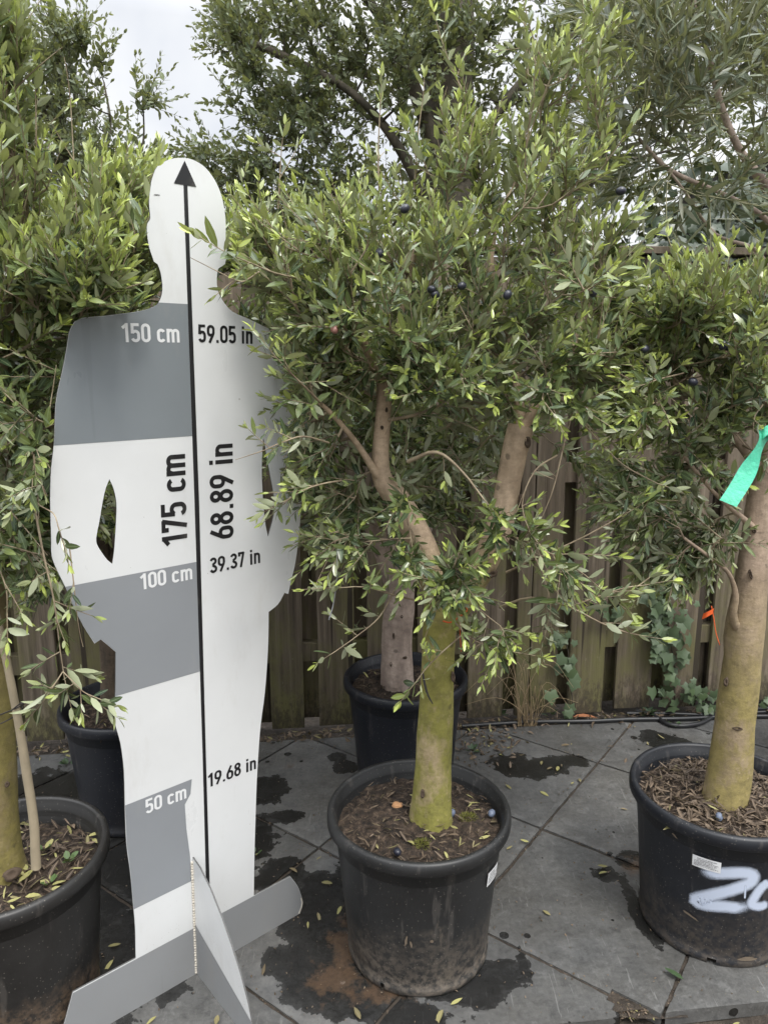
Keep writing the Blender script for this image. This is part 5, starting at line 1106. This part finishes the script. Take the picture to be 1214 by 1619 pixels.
def rock(name, c, r, mat, label, cat, flat=.6):
    bm = bmesh.new(); bmesh.ops.create_icosphere(bm, subdivisions=3, radius=1); V = []
    for v in bm.verts: k = 1+.35*mnoise.noise(v.co*1.4+Vector(c)*9)+.15*mnoise.noise(v.co*4+Vector(c)); V.append([c[0]+v.co.x*r*k, c[1]+v.co.y*r*k*.85, c[2]+v.co.z*r*k*flat])
    bm.verts.index_update(); F_ = [[v.index for v in f.verts] for f in bm.faces]; bm.free(); o = mesh_obj(name, V, F_, mat, None, smooth=False, loc=tuple(c)); return tag(o, label, cat)
g0 = gnd(628, 1283, zc); rock('brick_chip', (g0[0], g0[1], zc+.016), .0125, M['stone'], 'orange brick chip on the soil left of the green trunk', 'stone')
def moss(px, py, r, label, z):
    g0 = gnd(px, py, z); t = thing('moss_clump', label, 'moss', (g0[0], g0[1], z+.008)); n = 420; d = unit(rng.normal(size=(n, 3))*[1, 1, .8]+[0, 0, .5]); d[:, 2] = abs(d[:, 2]); lv = Leaves()
    P = np.array([g0[0], g0[1], z+.006])+d*[r, r*.8, r*.5]*rng.random((n, 1))**.4; lv.add(P, d+rng.normal(size=(n, 3))*.5, rng.normal(size=(n, 3)), .005+.004*rng.random(n), np.full(n, .0007), rng.random(n), .3+.5*rng.random(n))
    V, T3, Q, C = lv.build(PROF_LOW); mesh_obj('foliage', V, [T3, Q], M['mossleaf'], t, attrs={'leafcol': C})
M['mossleaf'] = leaf_material('moss_frond', (.05, .055, .01), (.12, .13, .02), (.20, .20, .04), (.12, .12, .03), rough=.8, trans=.1)
moss(740, 1298, .021, 'round green moss clump on the soil right of the green trunk', zc); moss(668, 1340, .020, 'yellowish moss clump at the front of the centre pot soil', zc)
# dead grass by the fence
gt_ = thing('dry_grass_tuft', 'tuft of dry straw-coloured grass against the fence', 'dry grass', tuple(gnd(828, 1150))); T = Tubes()
for k in range(26):
    a = gnd(random.uniform(818, 848), 1148); hgt = random.uniform(.10, .30); lean = rng.normal(size=2)*.05
    T.add(spline([a, a+[lean[0]*.4, lean[1]*.3-.01, hgt*.6], a+[lean[0]*1.2, -.02+lean[1]*.4, hgt], a+[lean[0]*2.2, -.03, hgt*random.uniform(.5, .95)]], 12), np.linspace(.0016, .0006, 12), 4)
V, Q, _ = T.get(); o = mesh_obj('blades', V, [Q], M['straw'], gt_); o['kind'] = 'stuff'
# weeds at the fence foot
def weed(px, py, label, n=12, s=.028, fr=.6):
    b = gnd(px, py); t = thing('small_weed', label, 'weed', tuple(b)); lv = Leaves(); a = rng.random(n)*6.28; D = np.stack([np.cos(a), np.sin(a), .25+rng.random(n)*.9], 1)
    P = b+unit(D)*(.004+.012*rng.random((n, 1)))+[0, 0, .004]; L = s*(.6+.6*rng.random(n)); lv.add(P, D, np.stack([-np.cos(a)*.5, -np.sin(a)*.5, np.ones(n)], 1), L, L*.28, rng.random(n), fr*rng.random(n)); V, T3, Q, C = lv.build(PROF_FINE)
    mesh_obj('foliage', V, [T3, Q], M['ivy'], t, smooth=True, attrs={'leafcol': C})
weed(868, 1134, 'bright green weed left of the large brown dead leaf'); weed(1022, 1132, 'leafy weed below the hanging ivy strand', 18, .032, .3); weed(792, 1134, 'small weed beside the dry grass', 10); weed(1066, 1150, 'pale weed touching the hose loop', 7, .02, 1.0)
weed(110, 1212, 'small weed beside the dark pot behind the board', 8, .03, .3); weed(745, 1190, 'low weed right of the blue-black pot', 9, .025, .2); weed(404, 1355, 'green sprig beside the lower edge of the board', 7, .022, .7)
wl2 = gnd(88, 1372, zl+.02)
for (px, py, lb) in ((108, 1362, 'clover-like seedling in the muddy pot'), (78, 1398, 'bright green leaf cluster at the front of the muddy pot'), (70, 1345, 'small seedling by the cane stake')):
    b = gnd(px, py, zl+.015); n = 7; t = thing('seedling', lb, 'seedling', tuple(b)); lv = Leaves(); a = rng.random(n)*6.28; D = np.stack([np.cos(a), np.sin(a), .5+.4*rng.random(n)], 1); L = .012+.012*rng.random(n)
    lv.add(b+D*.004, D, np.tile([0, 0, 1.], (n, 1)), L, L*.34, np.ones(n), np.full(n, .8)); V, T3, Q, C = lv.build(PROF_FINE); mesh_obj('foliage', V, [T3, Q], M['ivy'], t, smooth=True, attrs={'leafcol': C})

# fallen leaves on the slabs
def fallen_leaf(P, ang, L, wr, rnd, fr, label, group, cat='fallen leaf', mat=M['dry'], curl=.25):
    lv = Leaves(); lv.add(np.array([P]), np.array([[math.cos(ang), math.sin(ang), .05]]), np.array([[rng.normal()*.15, rng.normal()*.15, 1.]]), np.array([L]), np.array([L*wr]), np.array([rnd]), np.array([fr]))
    V, T3, Q, C = lv.build(PROF_FINE, fold=.35, curl=curl); o = mesh_obj('fallen_leaf', V, [T3, Q], mat, None, smooth=True, attrs={'leafcol': C}, loc=tuple(P)); fallen_leaf.last = o; return tag(o, label, cat, group)
g_leaf = 'small fallen leaves scattered on the slate'; LEAFREG = {}
lp = [(960, 1183, 0), (880, 1221, .5), (902, 1242, .3), (917, 1239, 0), (853, 1253, .8), (887, 1210, .1), (808, 1250, .3), (872, 1215, .2), (856, 1205, .2), (924, 1138, .7), (1003, 1150, .4), (1050, 1170, .2), (1024, 1180, .1), (990, 1201, 0), (980, 1281, .2), (836, 1334, .9), (800, 1345, .1), (946, 1385, .6), (960, 1372, .4), (500, 1362, .2), (470, 1382, .2), (508, 1397, .6),
      (487, 1460, .9), (502, 1445, 0), (540, 1435, .6), (405, 1355, .8), (180, 1520, .5), (192, 1495, .7), (248, 1610, .5), (570, 1615, .3), (345, 1608, .1), (775, 1180, .1), (760, 1165, .2), (812, 1182, .3), (900, 1180, .1), (700, 1600, .2), (450, 1165, .1), (475, 1160, .2), (520, 1158, .1), (380, 1540, .1), (1100, 1190, .2), (850, 1140, .2), (735, 1230, .3), (415, 1545, .1), (870, 1450, .2), (1190, 1200, .2)]
for i, (px, py, fr) in enumerate(lp):
    P = gnd(px, py); P[2] = .0045+.002*random.random(); c2 = fr > .15
    fv = min(1, fr*.8+.35*(random.random() < .5)); tone = 'yellow-green' if fv > .45 else ('dull olive' if fv > .2 else 'dry brown')
    o = fallen_leaf(P, random.uniform(0, 6.28), random.uniform(.018, .036), random.uniform(.13, .2), random.random()*.6+.4*(fr < .3), fv, 'x', g_leaf)
    where = ('between muddy pot and board' if px < 260 else 'beside the board foot' if px < 430 and py > 1300 else 'near fence right of board' if px < 560 and py < 1200 else
             'on wet slate left of centre pot' if px < 560 else 'at front foot of centre pot' if px < 740 else 'near fence behind centre pot' if px < 790 else
             'at puddle behind centre pot' if px < 935 and 1190 < py < 1260 else 'by fence right of puddle' if py < 1150 else 'by rear puddle' if py < 1205 else 'between centre and painted pots')
    LEAFREG.setdefault((where, tone), []).append((py, o))
ORD = ['nearest', 'second nearest', 'third nearest', 'fourth nearest', 'fifth nearest', 'sixth nearest', 'seventh nearest', 'eighth nearest']
def relabel(reg):
    for (where, tone), L in reg.items():
        L.sort(key=lambda q: -q[0])
        for i, (_, o) in enumerate(L): o['label'] = f'{tone} fallen leaf {where}'+(f', {ORD[min(i, 7)]} the viewer' if len(L) > 1 else '')
relabel(LEAFREG)
P = gnd(1080, 1552); P[2] = .006; fallen_leaf(P, 2.5, .045, .22, .8, .25, 'dark green leaf on the slab in front of the painted pot', None, mat=M['ivy'])
P = gnd(712, 1592); P[2] = .006; fallen_leaf(P, .5, .032, .15, 1, 1, 'bright yellow-green leaf in front of the centre pot', None)
P = gnd(905, 1138); P[2] = .012; o = fallen_leaf(P, .1, .10, .17, .55, .0, 'large curled rusty brown dead leaf at the foot of the fence', None, curl=.1); 
m2 = plain('rusty_dead_leaf', (.36, .15, .07), .8); o.data.materials[0] = m2
LEAFREG2 = {}
for px, py, a, L in ((640, 1298, 2.9, .03), (648, 1304, 2.6, .022), (712, 1305, -.9, .026), (598, 1342, 1.9, .02), (655, 1335, 2.2, .03), (702, 1346, -1.2, .022), (765, 1318, .4, .014), (740, 1270, .2, .03)):
    P = gnd(px, py, zc+.014); fallen_leaf(P, a, L, .14, .9, .9 if L > .02 else .5, 'x', 'pale leaves on the centre pot soil'); LEAFREG2.setdefault(('on the soil left of the green trunk' if px < 670 else 'on the soil right of the green trunk', 'pale green'), []).append((py, fallen_leaf.last))
for px, py, a, L in ((30, 1395, 1.2, .04), (40, 1418, .2, .03), (64, 1392, -.4, .03), (12, 1425, 0, .03), (82, 1400, .9, .03), (140, 1322, .5, .025), (72, 1342, 1.4, .03), (44, 1375, 2.4, .026)):
    P = gnd(px, py, zl+.022); fallen_leaf(P, a, L, .22, .9, .95, 'x', 'green leaves on the muddy pot soil'); LEAFREG2.setdefault(('in the muddy pot beyond the cane' if py < 1380 else 'in the muddy pot in front of the cane', 'yellow-green'), []).append((py, fallen_leaf.last))
relabel(LEAFREG2)
# litter strip along the fence foot and in the broken corner
def litter(name, n, fpos, smin, smax, fresh=.1, wr=(.1, .3)):
    P = np.array([fpos() for _ in range(n)]); L = smin+(smax-smin)*rng.random(n); lv = Leaves(); D = rng.normal(size=(n, 3))*[1, 1, .25]
    lv.add(P, D, unit(rng.normal(size=(n, 3))*.45+[0, 0, 1]), L, L*(wr[0]+(wr[1]-wr[0])*rng.random(n)), rng.random(n), (rng.random(n) < fresh)*rng.random(n)); V, T3, Q, C = lv.build(PROF_LOW, fold=.6, curl=.5)
    return tag(mesh_obj(name, V, [T3, Q], M['dry'], smooth=True, attrs={'leafcol': C}), kind='stuff')
def f1():
    x = random.uniform(-1.6, 2.2); return [x, FY(x)-abs(random.gauss(0, .035))-.0, .004+random.random()*.012]
litter('leaf_litter', 900, f1, .008, .035)
def f2():
    g0 = gnd(random.gauss(760, 30), random.gauss(1178, 18)); return [g0[0], g0[1], .004+random.random()*.006]
litter('leaf_litter', 160, f2, .01, .03)
def f3():
    g0 = gnd(random.uniform(966, 1035), random.uniform(1566, 1606)); return [g0[0], g0[1], -.010+random.random()*.004]
litter('bark_litter', 260, f3, .003, .009)
def f4():
    x = random.uniform(-1.4, 2.0); return [x, FR(x)-.01-random.random()*.3, -.034+random.random()*.01]
litter('bark_litter', 500, f4, .006, .02)
def f5():
    if random.random() < .45:      # crumbs gathered along the joints
        k = random.randint(0, 5); t = random.uniform(-2, 3)
        q = (U0+k*PU+random.gauss(0, .007))*uA+t*vA if random.random() < .5 else (V0_+(k-1)*PV+random.gauss(0, .007))*vA+t*uA
        return [q[0], q[1], .0015+random.random()*.002]
    return [random.uniform(-1.2, 1.9), random.uniform(1.32, 2.55), .0015+random.random()*.002]
def grit_ok():
    while True:
        q = f5()
        if FR(q[0])+.01 < q[1] < FY(q[0]): return q
litter('grit', 2600, grit_ok, .002, .007, .02, (.2, .45))
print('SCRIPT DONE')
